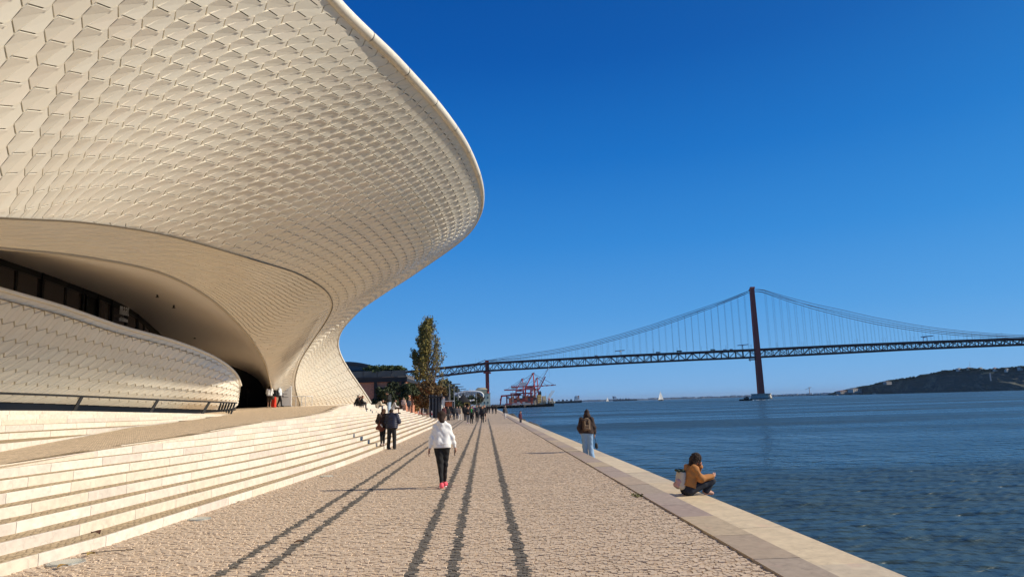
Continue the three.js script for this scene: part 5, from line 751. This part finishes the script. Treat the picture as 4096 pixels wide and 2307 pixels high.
  if (o.skirtTop) topCaps.push(cap(off(J.pel, 0, -.02), off(J.pel, 0, -.3), .16, .2));
  const wr = o.fold ? (x, y, z) => o.fold * (Math.sin(y * 42 + x * 21 + Math.sin(x * 30) * 1.4) * .5 + Math.sin(y * 23 - x * 34 + z * 18) * .5) : null, f0 = field(topCaps, .045), ftop = wr ? (x, y, z) => f0(x, y, z) + wr(x, y, z) : f0;
  const bandY = o.band ? (x, y, z) => { const h = (x - hem.x) * spine.x + (y - hem.y) * spine.y + (z - hem.z) * spine.z; return h < .07 ? .012 : 0; } : null;
  const puff = o.puff ? (x, y, z) => o.puff * Math.abs(Math.sin((y - .1 * z) * 3.14159 / .085)) : null;
  G.top = skin(cut((x, y, z) => ftop(x, y, z) + (bandY ? bandY(x, y, z) : 0) - (puff ? puff(x, y, z) : 0), hem, spine), bounds(topCaps, .06), cell);
  const sitting = J.knr.y > J.pel.y - .25, lf = o.legInf ?? .012, waist = J.pel.clone().addScaledVector(spine, .12), tr = [cap(off(J.pel, -.06 * w), off(J.pel, .06 * w), .116 * w + lf * .5), cap(J.pel, J.pel.clone().addScaledVector(spine, sitting ? .04 : .10), .104 + lf * .3), ...leg('r', lf, o.flare || 0), ...leg('l', lf, o.flare || 0), ...(o.seat || [])];
  let ft = field(tr, .04); const f1 = ft; if (o.fold) ft = (x, y, z) => f1(x, y, z) + o.fold * .6 * Math.sin(y * 38 + x * 40 + z * 12); if (!sitting) ft = cut(ft, waist, spine.clone().negate()); if (o.shorts) ft = cut(ft, V3(0, o.shorts, 0), V3(0, 1, 0));
  G.trousers = skin(ft, bounds(tr, .04), cell);
  if (o.barefoot !== true) { const sh = s => { const c = foot(s, .010); const f = field(c, .03), by = Math.min(J['an' + s].y, J['to' + s].y); return solid(c, .03, Math.min(cell, .014)); }; G.shoes = [sh('l'), sh('r')]; }
  // hair, cap or nothing, in head space
  const hs = o.hair || 'short'; let hc = [], face = true;
  if (hs === 'short') hc = [cap(V3(0, .045, .018), V3(0, .05, .025), .092), cap(V3(0, .0, .045), V3(0, -.04, .05), .062, .05), cap(V3(-.03, .09, -.045), V3(.03, .09, -.045), .042)];
  if (hs === 'bun') hc = [cap(V3(0, .045, .018), V3(0, .05, .022), .095), cap(V3(0, .0, .045), V3(0, -.05, .05), .072, .055), cap(V3(0, -.03, .10), V3(.01, -.085, .115), .045, .05), cap(V3(.01, -.085, .11), V3(.0, -.15, .09), .05, .032), cap(V3(-.03, .09, -.04), V3(.03, .09, -.04), .042)];
  if (hs === 'long') hc = [cap(V3(0, .045, .018), V3(0, .05, .022), .097), cap(V3(-.07, 0, .02), V3(-.075, -.16, .03), .045, .04), cap(V3(.07, 0, .02), V3(.075, -.16, .03), .045, .04), cap(V3(0, 0, .06), V3(0, -.2, .075), .075, .055), cap(V3(-.03, .09, -.045), V3(.03, .09, -.045), .042)];
  if (hs === 'curly') { hc = [cap(V3(0, .05, .02), V3(0, .055, .03), .105)]; const r = rng(41); for (let k = 0; k < 90; k++) { const a = r() * 6.283, u = -1 + r() * 1.7, s = Math.sqrt(Math.max(0, 1 - u * u)); const p = V3(Math.cos(a) * s * .105, .02 + u * .13, .035 + Math.sin(a) * s * .105); if (p.z < -.055 && p.y < .075) continue; hc.push(cap(p, p.clone().add(V3((r() - .5) * .06, -.03 - r() * .05, (r() - .5) * .06)), .021, .011)); } hc.push(cap(V3(-.06, -.03, .05), V3(-.075, -.15, .06), .05, .035), cap(V3(.06, -.03, .05), V3(.07, -.14, .05), .05, .03), cap(V3(0, -.03, .08), V3(0, -.16, .09), .06, .045)); }
  if (o.hairUp) hc.forEach(c => { c.r1 += o.hairUp; c.r2 += o.hairUp; });
  if (hc.length) { const fh = field(hc, hs === 'curly' ? .012 : .03), fr = hs === 'curly' ? .07 : .085; G.hair = putHead(skin((x, y, z) => Math.max(fh(x, y, z), fr - Math.hypot(x * .95, (y + .03) * .8, z + .095)), bounds(hc, .02), o.fine ? .008 : .014)); }
  if (o.cap) { const cc = [cap(V3(0, .06, .01), V3(0, .065, .015), .098), cap(V3(-.03, .045, -.1), V3(.03, .045, -.1), .018), cap(V3(0, .05, -.06), V3(0, .045, -.14), .05, .02)]; const fc = field(cc, .02); G.cap = putHead(skin((x, y, z) => Math.max(fc(x, y, z), .03 - y), bounds(cc, .02), .012)); }
  return cache[key] = G;
}
function person(label, pos, turn, h, key, o, col, group) {
  const G = buildFigure(key, o), t = thing('person', label, 'person', pos, turn, group); t.scale.setScalar(h / 1.72);
  const c = (a, r = .88) => M(a[0], a[1], a[2], r), sk = col.skin || [.42, .24, .165];
  mesh('body', G.body, c(sk, .6), t); mesh('eyes', G.eyes, c([.012, .01, .008], .3), t); mesh(o.topName || 'jacket', G.top, c(col.top, o.topRough || .88), t); mesh(o.legName || 'trousers', G.trousers, c(col.legs), t);
  if (G.shoes) { mesh('shoe', G.shoes[0], c(col.shoes || [.02, .02, .02], .7), t); mesh('shoe', G.shoes[1], c(col.shoes || [.02, .02, .02], .7), t); }
  if (G.hair && !o.hoodUp) mesh('hair', G.hair, c(col.hair || [.015, .010, .007], .95), t);
  if (G.cap) mesh('cap', G.cap, c(col.cap || [.75, .75, .73]), t);
  return t;
}
const ground = (x, y) => atHeight(x, y, 0);
{ // woman in a white hoodie walking away
  const p = ground(1113, 1226);
  const t = person('woman in white hoodie and black leggings walking away on the stripes', p, .04, 1.66, 'walker', { fine: true, cell: .012, hair: 'bun', hood: true, fold: .006, topInf: .020, band: true, hem: -.05, wide: 1.07, hairUp: .006, thigh: .016, calf: -.007, topName: 'hoodie', legName: 'leggings', legInf: .004, topRough: .9,
    pose: { pel: [0, .95, 0], che: [0, 1.25, -.02], nec: [0, 1.45, -.02], hea: [.0, 1.60, -.045], shr: [.145, 1.385, -.01], shl: [-.145, 1.385, -.01], elr: [.235, 1.12, .0], wrr: [.30, .90, -.09], ell: [-.235, 1.12, .02], wrl: [-.29, .87, .02], hir: [.08, .92, 0], hil: [-.08, .92, 0], knr: [.06, .50, -.10], anr: [.055, .10, -.20], tor: [.075, .045, -.35], knl: [-.04, .49, .02], anl: [-.015, .10, .17], tol: [-.01, .035, .01] }, grip: { r: true } },
    { top: [.80, .79, .77], legs: [.008, .008, .009], shoes: [.85, .10, .14], hair: [.030, .016, .011], skin: [.45, .25, .17] });
  const k = 1.66 / 1.72; mesh('shoe_sole', merge([[-.045, .05], [.06, -.245]].map(([x, z]) => new THREE.CapsuleGeometry(.036, .15, 4, 10).rotateX(Math.PI / 2).scale(1, .35, 1).translate(x, .012, z))), M(.85, .72, .70, .6), t);
  const ph = thing('mobile_phone', 'dark phone held in the right hand of the woman in white', 'phone', [p.x + .285 * k, .78 * k, p.z - .13]); mesh('phone_body', box(0, 0, 0, .012, .14, .07), M(.02, .015, .012, .3), ph); mesh('phone_case', box(.008, 0, 0, .006, .15, .078), M(.16, .07, .03, .6), ph);
}
{ // couple at the foot of the steps, their heads together
  const pm = ground(985, 1129); 
  person('man in navy puffer jacket and black trousers leaning over beside the steps', pm, -.12, 1.78, 'puffer', { fine: true, cell: .014, hair: 'short', hood: true, topInf: .055, puff: .016, hem: -.10, wide: 1.05, legInf: .018, flare: .014, topName: 'puffer_jacket', topRough: .55, head: [-.75, .45, 0],
    pose: { che: [.0, 1.26, -.06], nec: [-.02, 1.43, -.12], hea: [-.07, 1.52, -.22], shr: [.19, 1.39, -.06], shl: [-.20, 1.37, -.09], elr: [.29, 1.13, -.06], wrr: [.15, 1.06, -.24], ell: [-.26, 1.12, -.12], wrl: [-.10, 1.05, -.27], knr: [.115, .5, -.02], knl: [-.115, .5, -.03], anr: [.13, .085, .03], anl: [-.14, .085, .0] } },
    { top: [.008, .013, .040], legs: [.012, .013, .014], shoes: [.008, .008, .008], hair: [.03, .02, .015] });
  const pw = pm.clone().add(V3(-.43, .15, -.28));
  person('woman in dark brown jacket and black leggings leaning towards the man in navy', pw, .30, 1.60, 'leaner', { fine: true, cell: .014, hair: 'long', topInf: .05, hem: -.16, legInf: .004, topName: 'jacket', head: [-.7, -.5, 0],
    pose: { che: [.02, 1.27, -.04], nec: [.04, 1.45, -.1], hea: [.08, 1.57, -.18], elr: [.25, 1.13, -.1], wrr: [.12, 1.05, -.28], ell: [-.25, 1.13, -.02], wrl: [-.14, 1.02, -.24], knr: [.07, .5, -.02], knl: [-.06, .5, -.02], anr: [.06, .085, .02], anl: [-.06, .085, .03], tor: [.08, .035, -.13], tol: [-.08, .035, -.13] } },
    { top: [.035, .018, .012], legs: [.008, .008, .009], shoes: [.45, .36, .33], hair: [.06, .025, .012] });
  const bag = thing('shoulder_bag', 'rust coloured shoulder bag on the back of the woman in brown', 'bag', [pw.x - .06, pw.y + .78, pw.z + .16]); mesh('pouch', solid([cap(V3(-.09, 0, 0), V3(.11, -.04, 0), .09, .075), cap(V3(0, .12, 0), V3(.02, -.08, .02), .09, .085), cap(V3(-.17, -.03, 0), V3(-.08, .05, 0), .05, .07)], .06, .014), M(.13, .032, .016, .8), bag); mesh('flap', solid([cap(V3(.02, .13, .075), V3(.08, .05, .085), .035, .03)], .02, .01), M(.55, .48, .42, .8), bag); mesh('strap', tube([V3(-.1, .1, .02), V3(0, .35, -.02), V3(.12, .55, -.12)], .018, 14, 5), M(.10, .03, .018, .8), bag);
}
{ // man in a brown hood with backpack, walking along the ledge
  const z = 25.2, p0 = atDepth(1479, 1140, z), p = V3(p0.x, LEDGEY, -z);
  person('person in brown hooded jacket and pale jeans walking along the river wall', p, -.06, 1.84, 'hooded', { fine: true, cell: .014, hoodUp: true, hair: 'short', topInf: .042, hem: -.02, fold: .005, legInf: .028, flare: .026, topName: 'hooded_jacket', legName: 'jeans',
    pose: { pel: [0, .95, 0], che: [.02, 1.26, -.03], nec: [.03, 1.45, -.05], hea: [.03, 1.57, -.09], elr: [.24, 1.12, .0], wrr: [.255, .90, -.05], ell: [-.26, 1.13, .05], wrl: [-.19, .92, -.02], knr: [.10, .5, -.03], anr: [.12, .12, .16], tor: [.15, .045, .02], knl: [-.08, .5, -.08], anl: [-.06, .085, -.12], tol: [-.06, .035, -.28] } },
    { top: [.040, .022, .017], legs: [.22, .35, .52], shoes: [.02, .016, .014] });
  const s = 1.84 / 1.72, bp = thing('backpack', 'brown and tan backpack on the person in the hooded jacket', 'backpack', [p.x - .03, p.y + 1.24 * s, p.z + .2]); mesh('main_bag', solid([cap(V3(-.07, -.16, 0), V3(-.06, .13, 0), .085), cap(V3(.07, -.16, 0), V3(.06, .13, 0), .085)], .05, .014), M(.085, .05, .032, .85), bp); mesh('front_pocket', solid([cap(V3(-.06, -.14, .075), V3(.06, -.14, .075), .055), cap(V3(-.05, -.05, .08), V3(.05, -.05, .08), .05)], .03, .012), M(.20, .13, .08, .85), bp); for (const x of [-.07, .07]) mesh('strap', tube([V3(x, .17, .06), V3(x * 1.05, .05, .1), V3(x * 1.05, -.1, .11), V3(x, -.2, .06)], .014, 14, 5), M(.34, .24, .14, .8), bp); mesh('top_handle', tube([V3(-.09, .17, 0), V3(-.05, .215, .02), V3(.05, .215, .02), V3(.09, .17, 0)], .018, 14, 5), M(.34, .24, .14, .8), bp);
  const hb = thing('hand_bag', 'small black bag hanging from the hand of the hooded person', 'bag', [p.x + .30 * s, p.y + .52 * s, p.z - .02]); mesh('pouch', solid([cap(V3(0, .06, 0), V3(.01, -.05, 0), .05, .06)], .03, .012), M(.008, .008, .009, .6), hb); mesh('strap', tube([V3(0, .1, 0), V3(-.03, .25, 0), V3(-.04, .33, -.03)], .008, 8, 4), M(.008, .008, .009, .6), hb);
}
{ // woman sitting on the ledge, knees drawn up, looking down at her hand
  const z = 15.75, p0 = atDepth(1738, 1244, z), p = V3(p0.x, LEDGEY, -z);
  const t = person('woman in orange fleece sitting on the river ledge looking down', p, -1.35, 1.74, 'sitter', { fine: true, cell: .0115, hair: 'curly', hairUp: .002, topInf: .034, fold: .012, hem: .035, legInf: .022, barefoot: true, topName: 'fleece_jacket', legName: 'jeans', head: [-.62, .12, .05], seat: [cap(V3(-.07, .12, .08), V3(.07, .12, .08), .115), cap(V3(-.08, .15, 0), V3(-.09, .25, -.25), .10, .085), cap(V3(.08, .15, 0), V3(.12, .24, -.25), .10, .085)],
    pose: { pel: [0, .16, .08], che: [0, .45, -.02], nec: [0, .63, -.10], hea: [0, .755, -.20], shr: [.16, .59, -.05], shl: [-.16, .59, -.05], elr: [.24, .36, -.16], wrr: [.17, .40, -.46], ell: [-.19, .42, -.26], wrl: [-.045, .60, -.315], hir: [.09, .14, .05], knr: [.12, .30, -.47], anr: [.11, .08, -.33], tor: [.12, .03, -.47], hil: [-.09, .14, .05], knl: [-.08, .32, -.49], anl: [-.07, .08, -.40], tol: [-.07, .03, -.54] }, hands: { r: V3(-.2, .25, -1), l: V3(.25, 1, -.15) }, grip: { r: true, l: true } },
    { top: [.40, .165, .045], legs: [.012, .016, .028], hair: [.030, .016, .011], skin: [.55, .28, .19] });
  const q = new THREE.Vector3(-.03, .36, .24).applyAxisAngle(V3(0, 1, 0), -1.35); const bp = thing('backpack', 'pale pink and cream backpack on the sitting woman in orange', 'backpack', [p.x + q.x, p.y + q.y + .0, p.z + q.z], -1.35);
  mesh('main_bag', solid([cap(V3(-.08, -.14, .0), V3(-.07, .12, -.05), .085, .075), cap(V3(.08, -.14, .0), V3(.07, .12, -.05), .085, .075)], .05, .012), M(.50, .43, .36, .85), bp); mesh('front_pocket', solid([cap(V3(-.06, -.12, .07), V3(.06, -.12, .07), .06, .06), cap(V3(.06, -.03, .07), V3(.09, -.05, .02), .055)], .03, .011), M(.46, .27, .27, .85), bp); mesh('flap', solid([cap(V3(-.08, .17, -.05), V3(.08, .17, -.05), .055), cap(V3(-.05, .20, .05), V3(.05, .20, .05), .03)], .05, .012), M(.012, .028, .02, .8), bp); mesh('strap', tube([V3(.1, .12, -.08), V3(.14, .1, -.22), V3(.15, -.04, -.26), V3(.12, -.14, -.1)], .016, 16, 5), M(.03, .03, .03, .8), bp);
}
// people farther off: a few poses, each person dressed differently
const POSE = {
  walk: { knr: [.085, .51, -.12], anr: [.08, .11, -.17], tor: [.09, .05, -.32], knl: [-.085, .49, .05], anl: [-.08, .13, .22], tol: [-.09, .04, .09], elr: [.225, 1.13, .08], wrr: [.225, .90, .06], ell: [-.225, 1.13, -.02], wrl: [-.215, .91, -.16] },
  stand: {},
  phone: { elr: [.22, 1.13, -.02], wrr: [.05, 1.10, -.26], ell: [-.22, 1.13, -.02], wrl: [-.05, 1.10, -.26] },
  hands: { elr: [.25, 1.14, .06], wrr: [.17, .98, -.08], ell: [-.25, 1.14, .06], wrl: [-.17, .98, -.08] },
  sit: { pel: [0, .40, .12], che: [0, .71, .02], nec: [0, .90, -.03], hea: [0, 1.04, -.08], shr: [.17, .86, -.01], shl: [-.17, .86, -.01], elr: [.21, .60, -.1], wrr: [.12, .55, -.32], ell: [-.21, .60, -.1], wrl: [-.12, .55, -.32], hir: [.085, .38, .08], hil: [-.085, .38, .08], knr: [.10, .47, -.34], knl: [-.10, .47, -.34], anr: [.10, .085, -.33], anl: [-.10, .085, -.36], tor: [.11, .035, -.48], tol: [-.11, .035, -.51] },
  crouch: { pel: [0, .36, .16], che: [0, .60, -.06], nec: [0, .74, -.19], hea: [0, .80, -.32], shr: [.17, .70, -.14], shl: [-.17, .70, -.14], elr: [.2, .48, -.22], wrr: [.1, .50, -.44], ell: [-.2, .48, -.22], wrl: [-.1, .50, -.44], hir: [.085, .34, .12], hil: [-.085, .34, .12], knr: [.10, .46, -.28], knl: [-.10, .46, -.28], anr: [.10, .085, -.27], anl: [-.10, .085, -.30], tor: [.11, .035, -.42], tol: [-.11, .035, -.45] },
  bow: { che: [0, 1.25, -.05], nec: [0, 1.43, -.09], hea: [0, 1.55, -.17], elr: [.23, 1.12, -.02], wrr: [.10, 1.03, -.22], ell: [-.23, 1.12, -.02], wrl: [-.12, 1.0, -.18] }
};
const at0 = (x, y, z, h) => { const p = atDepth(x, y, z); p.y = h; return p; };
const K = (pose, extra = {}) => { const o = { pose: POSE[pose], cell: .028, topInf: .035, ...extra }; return [pose + JSON.stringify(extra), o]; };
const blk = [.010, .010, .011], gry = [.10, .10, .11], navy = [.015, .02, .04], beige = [.42, .33, .24], jean = [.07, .11, .20], pale = [.34, .44, .58], tanS = [.40, .23, .16], darkS = [.10, .055, .035];
const TOWARDS = Math.PI;
function put(label, pos, turn, h, pose, extra, col, group) { const [k, o] = K(pose, extra); return person(label, pos, turn, h, k, o, col, group); }
// at the entrance
put('person in white T-shirt and brown shorts with bag before the dark entrance', at0(677, 1022, 53.2, rampH(53.2)), .15, 1.68, 'bow', { shorts: .48, sleeve: .1, topInf: .02, topName: 'shirt', legName: 'shorts', legInf: .03 }, { top: [.80, .79, .77], legs: [.045, .028, .018], skin: [.30, .16, .10], shoes: [.3, .2, .12] });
put('person in bright red trousers and black top before the entrance', at0(688.5, 1022, 53.9, rampH(53.9)), -.3, 1.52, 'stand', { legInf: .05, flare: .06, hair: 'long' }, { top: blk, legs: [.75, .045, .02], hair: [.01, .008, .006] });
put('man in white shirt and black trousers striding right before the signboard', at0(703, 1021, 54.3, rampH(54.3)), -1.45, 1.70, 'walk', { sleeve: .15, topInf: .025, topName: 'shirt' }, { top: [.62, .68, .74], legs: blk, skin: darkS });
{ const p = at0(699, 1006, 54.1, rampH(54) + 1.05); const b = thing('tote_bag', 'black bag hanging at the side of the man in white shirt', 'bag', p); mesh('pouch', solid([cap(V3(0, .14, 0), V3(0, -.16, .04), .10, .13)], .04, .025), M(.012, .012, .014), b); mesh('strap', tube([V3(0, .2, 0), V3(.1, .42, -.05), V3(.16, .3, -.1)], .02, 10, 4), M(.02, .02, .02), b); }
{ const p = at0(682.5, 1009, 52.9, rampH(53) + .72); const b = thing('shoulder_bag', 'brown bag carried by the person in shorts at the entrance', 'bag', p); mesh('pouch', solid([cap(V3(-.1, .05, 0), V3(.1, .02, .05), .14, .15)], .05, .025), M(.055, .032, .02), b); mesh('strap', tube([V3(0, .15, .05), V3(-.05, .45, .1), V3(-.1, .6, 0)], .02, 10, 4), M(.03, .02, .015), b); }
put('dark figure with raised elbows inside the dark entrance', at0(619, 1021, 58.5, PLAT), 0, 1.78, 'hands', {}, { top: [.02, .02, .022], legs: blk, skin: [.2, .12, .08] });
put('second dark figure left of the other inside the dark entrance', at0(606, 1022, 58, PLAT), .4, 1.70, 'stand', {}, { top: [.016, .016, .018], legs: blk, skin: [.2, .12, .08] });
// on the steps
const stepAt = (x, y, z, k) => { const p = atDepth(x, y, z); p.y = k * RISE; return p; };
put('grey haired man in black jacket sitting on the upper steps', stepAt(899, 1023, 58, 12).add(V3(0, .02, 0)), -1.25, 1.75, 'sit', { topInf: .05 }, { top: blk, legs: [.05, .05, .055], hair: [.22, .21, .20], skin: tanS });
put('woman in dark red top sitting between two others on the upper steps', stepAt(903.5, 1022, 58.8, 12), -1.2, 1.62, 'sit', { hair: 'long' }, { top: [.16, .02, .018], legs: blk, hair: [.02, .012, .01], skin: tanS });
put('woman with long brown hair in black coat sitting right of the grey haired man', stepAt(910, 1023, 57.2, 12), -1.35, 1.66, 'sit', { hair: 'long', topInf: .045 }, { top: blk, legs: gry, hair: [.14, .05, .022], skin: [.55, .3, .2], shoes: [.05, .028, .02] });
put('person in cream jacket and blue jeans bending while sitting on the steps', stepAt(953, 1027, 57, 11), -1.4, 1.68, 'crouch', { topInf: .05 }, { top: [.62, .54, .42], legs: [.03, .05, .10], shoes: [.03, .025, .02] });
put('man in black sweater and light jeans standing on the steps looking down', stepAt(979, 1033, 55, 9), 1.2, 1.80, 'bow', { legInf: .03, topInf: .03, head: [-.6, 0, 0] }, { top: blk, legs: pale, skin: tanS, shoes: [.6, .58, .55] });
put('person with bare legs sitting behind the standing man on the steps', stepAt(992, 1033, 56.5, 9), -1.3, 1.70, 'sit', { shorts: .40, legName: 'shorts', topInf: .03 }, { top: [.55, .52, .5], legs: [.04, .03, .03], skin: [.35, .19, .12] });
put('blurred woman in pale pink coat beyond the steps by the dark trees', at0(1015.5, 1024, 84, 1.2), TOWARDS, 1.68, 'walk', { hair: 'long', hem: -.3, topInf: .05 }, { top: [.48, .33, .26], legs: [.2, .12, .1], hair: [.35, .2, .1] });
put('woman in dark grey coat with fair hair beyond the steps by the dark trees', at0(1029, 1025, 86, 1.1), TOWARDS, 1.66, 'walk', { hair: 'long', hem: -.3, topInf: .05 }, { top: [.07, .07, .075], legs: [.06, .05, .05], hair: [.22, .11, .05] });
// on the promenade
const g = (x, y) => ground(x, y), W = TOWARDS;
put('man in white cap and dark red shirt behind the woman in white', at0(1117, 1050, 84, 0), W, 1.74, 'stand', { cap: true, topInf: .03 }, { top: [.10, .03, .03], legs: navy, cap: [.72, .76, .80], skin: [.45, .2, .13] });
put('dark clothed person beside the white capped man', at0(1127, 1049, 86, 0), W + .5, 1.68, 'stand', { hair: 'long' }, { top: blk, legs: [.05, .05, .05] });
put('man in black coat standing with his back turned near the lamp post', at0(1142, 1050, 88, 0), .3, 1.72, 'stand', { hem: -.2, topInf: .06 }, { top: [.012, .013, .018], legs: navy, hair: [.05, .04, .03] });
put('person in grey jacket and blue jeans behind the beige coated woman', at0(1150, 1047, 94, 0), W, 1.66, 'stand', {}, { top: [.16, .14, .14], legs: [.02, .03, .06] });
put('woman in beige coat and white trousers walking along the promenade', at0(1157, 1050, 86, 0), W - .4, 1.66, 'walk', { topInf: .05, hem: -.16, hair: 'short' }, { top: beige, legs: [.66, .62, .56], hair: [.35, .25, .15], shoes: [.6, .58, .55] });
put('fair person sitting low at the foot of the far steps', at0(1133.5, 1048, 88, 0), W, 1.6, 'sit', {}, { top: [.45, .36, .28], legs: [.4, .3, .22], hair: [.3, .2, .1] });
put('dark person sitting beside the rope barrier', at0(1129, 1047, 90, 0), W, 1.62, 'sit', {}, { top: blk, legs: blk });
put('man in long black jacket walking left of the middle group', at0(1170, 1050, 82, 0), W + .1, 1.80, 'walk', { hem: -.22, topInf: .05 }, { top: blk, legs: [.03, .03, .035], skin: tanS });
put('woman in black jacket and grey trousers in the middle group', at0(1178, 1061, 68, 0), W, 1.62, 'phone', { hair: 'long' }, { top: blk, legs: [.18, .18, .19], hair: [.12, .055, .03], shoes: [.6, .45, .45], skin: [.5, .27, .18] });
put('woman in black with a bright green scarf in the middle group', at0(1186.5, 1061, 68.5, 0), W, 1.60, 'stand', { hair: 'long' }, { top: blk, legs: blk, hair: [.10, .05, .03], skin: [.5, .27, .18] });
{ const p = at0(1186.5, 1061, 68.2, 1.24); const s = thing('green_scarf', 'bright green scarf hanging on the woman in black', 'scarf', p); mesh('scarf_loop', new THREE.TorusGeometry(.12, .045, 6, 12).rotateX(1.3).translate(0, .12, -.02), M(.03, .28, .07), s); mesh('scarf_end', solid([cap(V3(-.03, .08, .12), V3(.02, -.14, .13), .05, .045)], .02, .02), M(.03, .28, .07), s); }
put('man in dark grey sweater looking at a phone on the promenade', at0(1200, 1055, 74, 0), W, 1.76, 'phone', { topInf: .045 }, { top: [.045, .048, .055], legs: blk, skin: [.42, .22, .15] });
put('woman with fair hair in black coat walking towards the viewer', at0(1214, 1059, 70, 0), W, 1.63, 'walk', { hair: 'long', hem: -.18, topInf: .045 }, { top: [.018, .018, .022], legs: blk, hair: [.30, .15, .07], skin: [.55, .3, .2] });
put('red haired woman with bare calves behind the fair haired one', at0(1219, 1055, 75, 0), W - .2, 1.72, 'walk', { hair: 'long', shorts: .55, legName: 'shorts', hem: -.25 }, { top: [.012, .012, .015], legs: blk, hair: [.32, .10, .03], skin: [.55, .3, .2] });
put('person in purple jacket half hidden behind the middle group', at0(1190, 1048, 88, 0), W, 1.72, 'stand', {}, { top: [.13, .04, .12], legs: navy, hair: [.2, .07, .03] });
put('tall person in black behind the man with the phone', at0(1207, 1047, 92, 0), W, 1.8, 'stand', {}, { top: blk, legs: navy });
put('person in dark jacket far behind the middle group', at0(1180.5, 1045, 96, 0), W, 1.7, 'stand', {}, { top: [.02, .02, .026], legs: blk });
put('black coated person walking away in the distance, left of a pair', at0(1226, 1036, 140, 0), 0, 1.72, 'walk', { hem: -.2 }, { top: blk, legs: blk });
put('black coated person walking away in the distance, right of a pair', at0(1231, 1035.5, 142, 0), .1, 1.66, 'walk', { hem: -.2 }, { top: [.014, .014, .018], legs: navy });
put('lone person in black walking far along the promenade', at0(1239.5, 1036, 134, 0), 0, 1.74, 'walk', {}, { top: blk, legs: [.03, .04, .06] });
put('person in brown trousers far along the promenade by the river wall', at0(1247.5, 1036, 132, 0), 0, 1.76, 'stand', {}, { top: [.02, .02, .018], legs: [.10, .075, .05] });
put('person in grey jacket and white trousers standing at the far river wall', at0(1271, 1047, 86, -.2), W + .6, 1.78, 'walk', { hoodUp: true, hem: -.08 }, { top: [.06, .06, .065], legs: [.55, .52, .50], shoes: [.05, .05, .05] });
put('child in dark red and navy top standing on the river ledge', at0(1309.5, 1056, 66, LEDGEY), W + .9, 1.42, 'stand', { shorts: .42, legName: 'shorts', topInf: .03 }, { top: [.07, .012, .03], legs: [.015, .015, .03], hair: [.03, .015, .01], skin: [.55, .28, .19] });
// dog being walked beyond the group
// ---------------------------------------------------------------- small things
{
  const t = thing('signboard', 'white information board standing before the museum entrance', 'sign', at0(718, 1021, 55.2, rampH(55.2))); mesh('board', box(0, 1.28, 0, .92, 2.4, .08), M(.82, .82, .81, .5), t); mesh('foot_plate', box(0, .03, 0, 1.0, .06, .5), M(.3, .3, .3, .5), t); const r = rng(3), l = []; for (let k = 0; k < 7; k++) l.push(box(-.1 + r() * .1, 2.3 - k * .26, .043, .4 + r() * .25, .035, .006)); mesh('text_line', merge(l), M(.25, .25, .25), t);
  const b = thing('barrier_rail', 'low pale metal rail between the signboard and the museum leg', 'railing', at0(737, 1020, 56, rampH(56))); mesh('top_rail', tube([V3(-.6, .78, .1), V3(.4, .78, .1), V3(1.2, .76, 0), V3(1.5, .74, -.3)], .03, 30, 6), M(.62, .62, .62, .35), b); for (const [x, z] of [[-.5, .1], [.25, .1], [.7, .06], [1.0, .02], [1.45, -.25]]) mesh('post', rod(V3(x, 0, z), V3(x, .77, z), .025), M(.6, .6, .6, .35), b);
  const glass = M(.34, .36, .31, .18), steel = M(.30, .29, .26, .4); let k = 0;
  for (const [x, y, s, lab] of [[166, 1415, .34, 'large oval glass ground light nearest the viewer by the steps'], [502, 1304.5, .30, 'oval glass ground light in the middle along the steps'], [821, 1197, .30, 'farthest oval glass ground light by the foot of the steps']]) { const p = ground(x, y), t2 = thing('ground_light', lab, 'ground light', [p.x, .006, p.z], 0, 'ground lights along the steps'); mesh('ring', new THREE.CylinderGeometry(s * .62, s * .64, .02, 28), steel, t2); mesh('lens', new THREE.CylinderGeometry(s * .5, s * .52, .03, 28), glass, t2); k++; }
  { const p = ground(268, 1389), t2 = thing('twig', 'thin dark twig lying on the paving near the ground light', 'twig', [p.x, .012, p.z]); t2.scale.setScalar(.7); mesh('stick', tube([V3(-.42, 0, .06), V3(-.15, .012, .03), V3(.12, .02, .0), V3(.45, .01, -.1)], .008, 20, 5), M(.03, .022, .016), t2); mesh('side_shoot', tube([V3(-.15, .012, .03), V3(-.32, .02, .0)], .006, 6, 4), M(.03, .022, .016), t2); }
  const r5 = rng(55), lf = (x, y, hgt, col, lab) => { const p = atHeight(x, y, hgt), m = mesh('fallen_leaf', sheet((u, v) => { const a = (u - .5) * .13, w = .05 * Math.sin(Math.PI * clamp(u, .02, .98)); return V3(a, .012 + .02 * Math.sin(u * 3) + .03 * Math.abs(v - .5), (v - .5) * 2 * w); }, 8, 4), M(...col), scene); m.position.set(p.x, hgt + .012, p.z); m.rotation.y = r5() * 6; tag(m, lab, 'leaf'); };
  lf(240, 1348, .6 - .01, [.09, .035, .02], 'curled brown leaf lying high on a step at the left'); lf(597, 1266, 0, [.16, .08, .03], 'brown leaf on the paving at the foot of the steps'); lf(157, 1430, 0, [.3, .18, .05], 'yellowish leaf near the large ground light'); lf(228, 1399, 0, [.32, .22, .06], 'yellow leaf right of the twig'); lf(752, 1368, 0, [.12, .06, .03], 'small dark leaf between the left stripes and the steps');
  { const p = ground(1611, 1247), t2 = thing('weed_tuft', 'small green weed growing at the edge of the paving', 'weed', [p.x - .06, 0, p.z]); const l = [], q = rng(8); for (let i = 0; i < 70; i++) { const a = q() * 6.283, d = q() * .2; l.push([Math.cos(a) * d * .6,   .01 + q() * .03, Math.sin(a) * d * 1.2, q()]); } mesh('leaf_clump', leaves(l, .018, 3, (tt, qq) => mixc([.05, .06, .015], [.16, .15, .05], qq)), leafMat, t2); }
}
renderer.render(scene, camera);
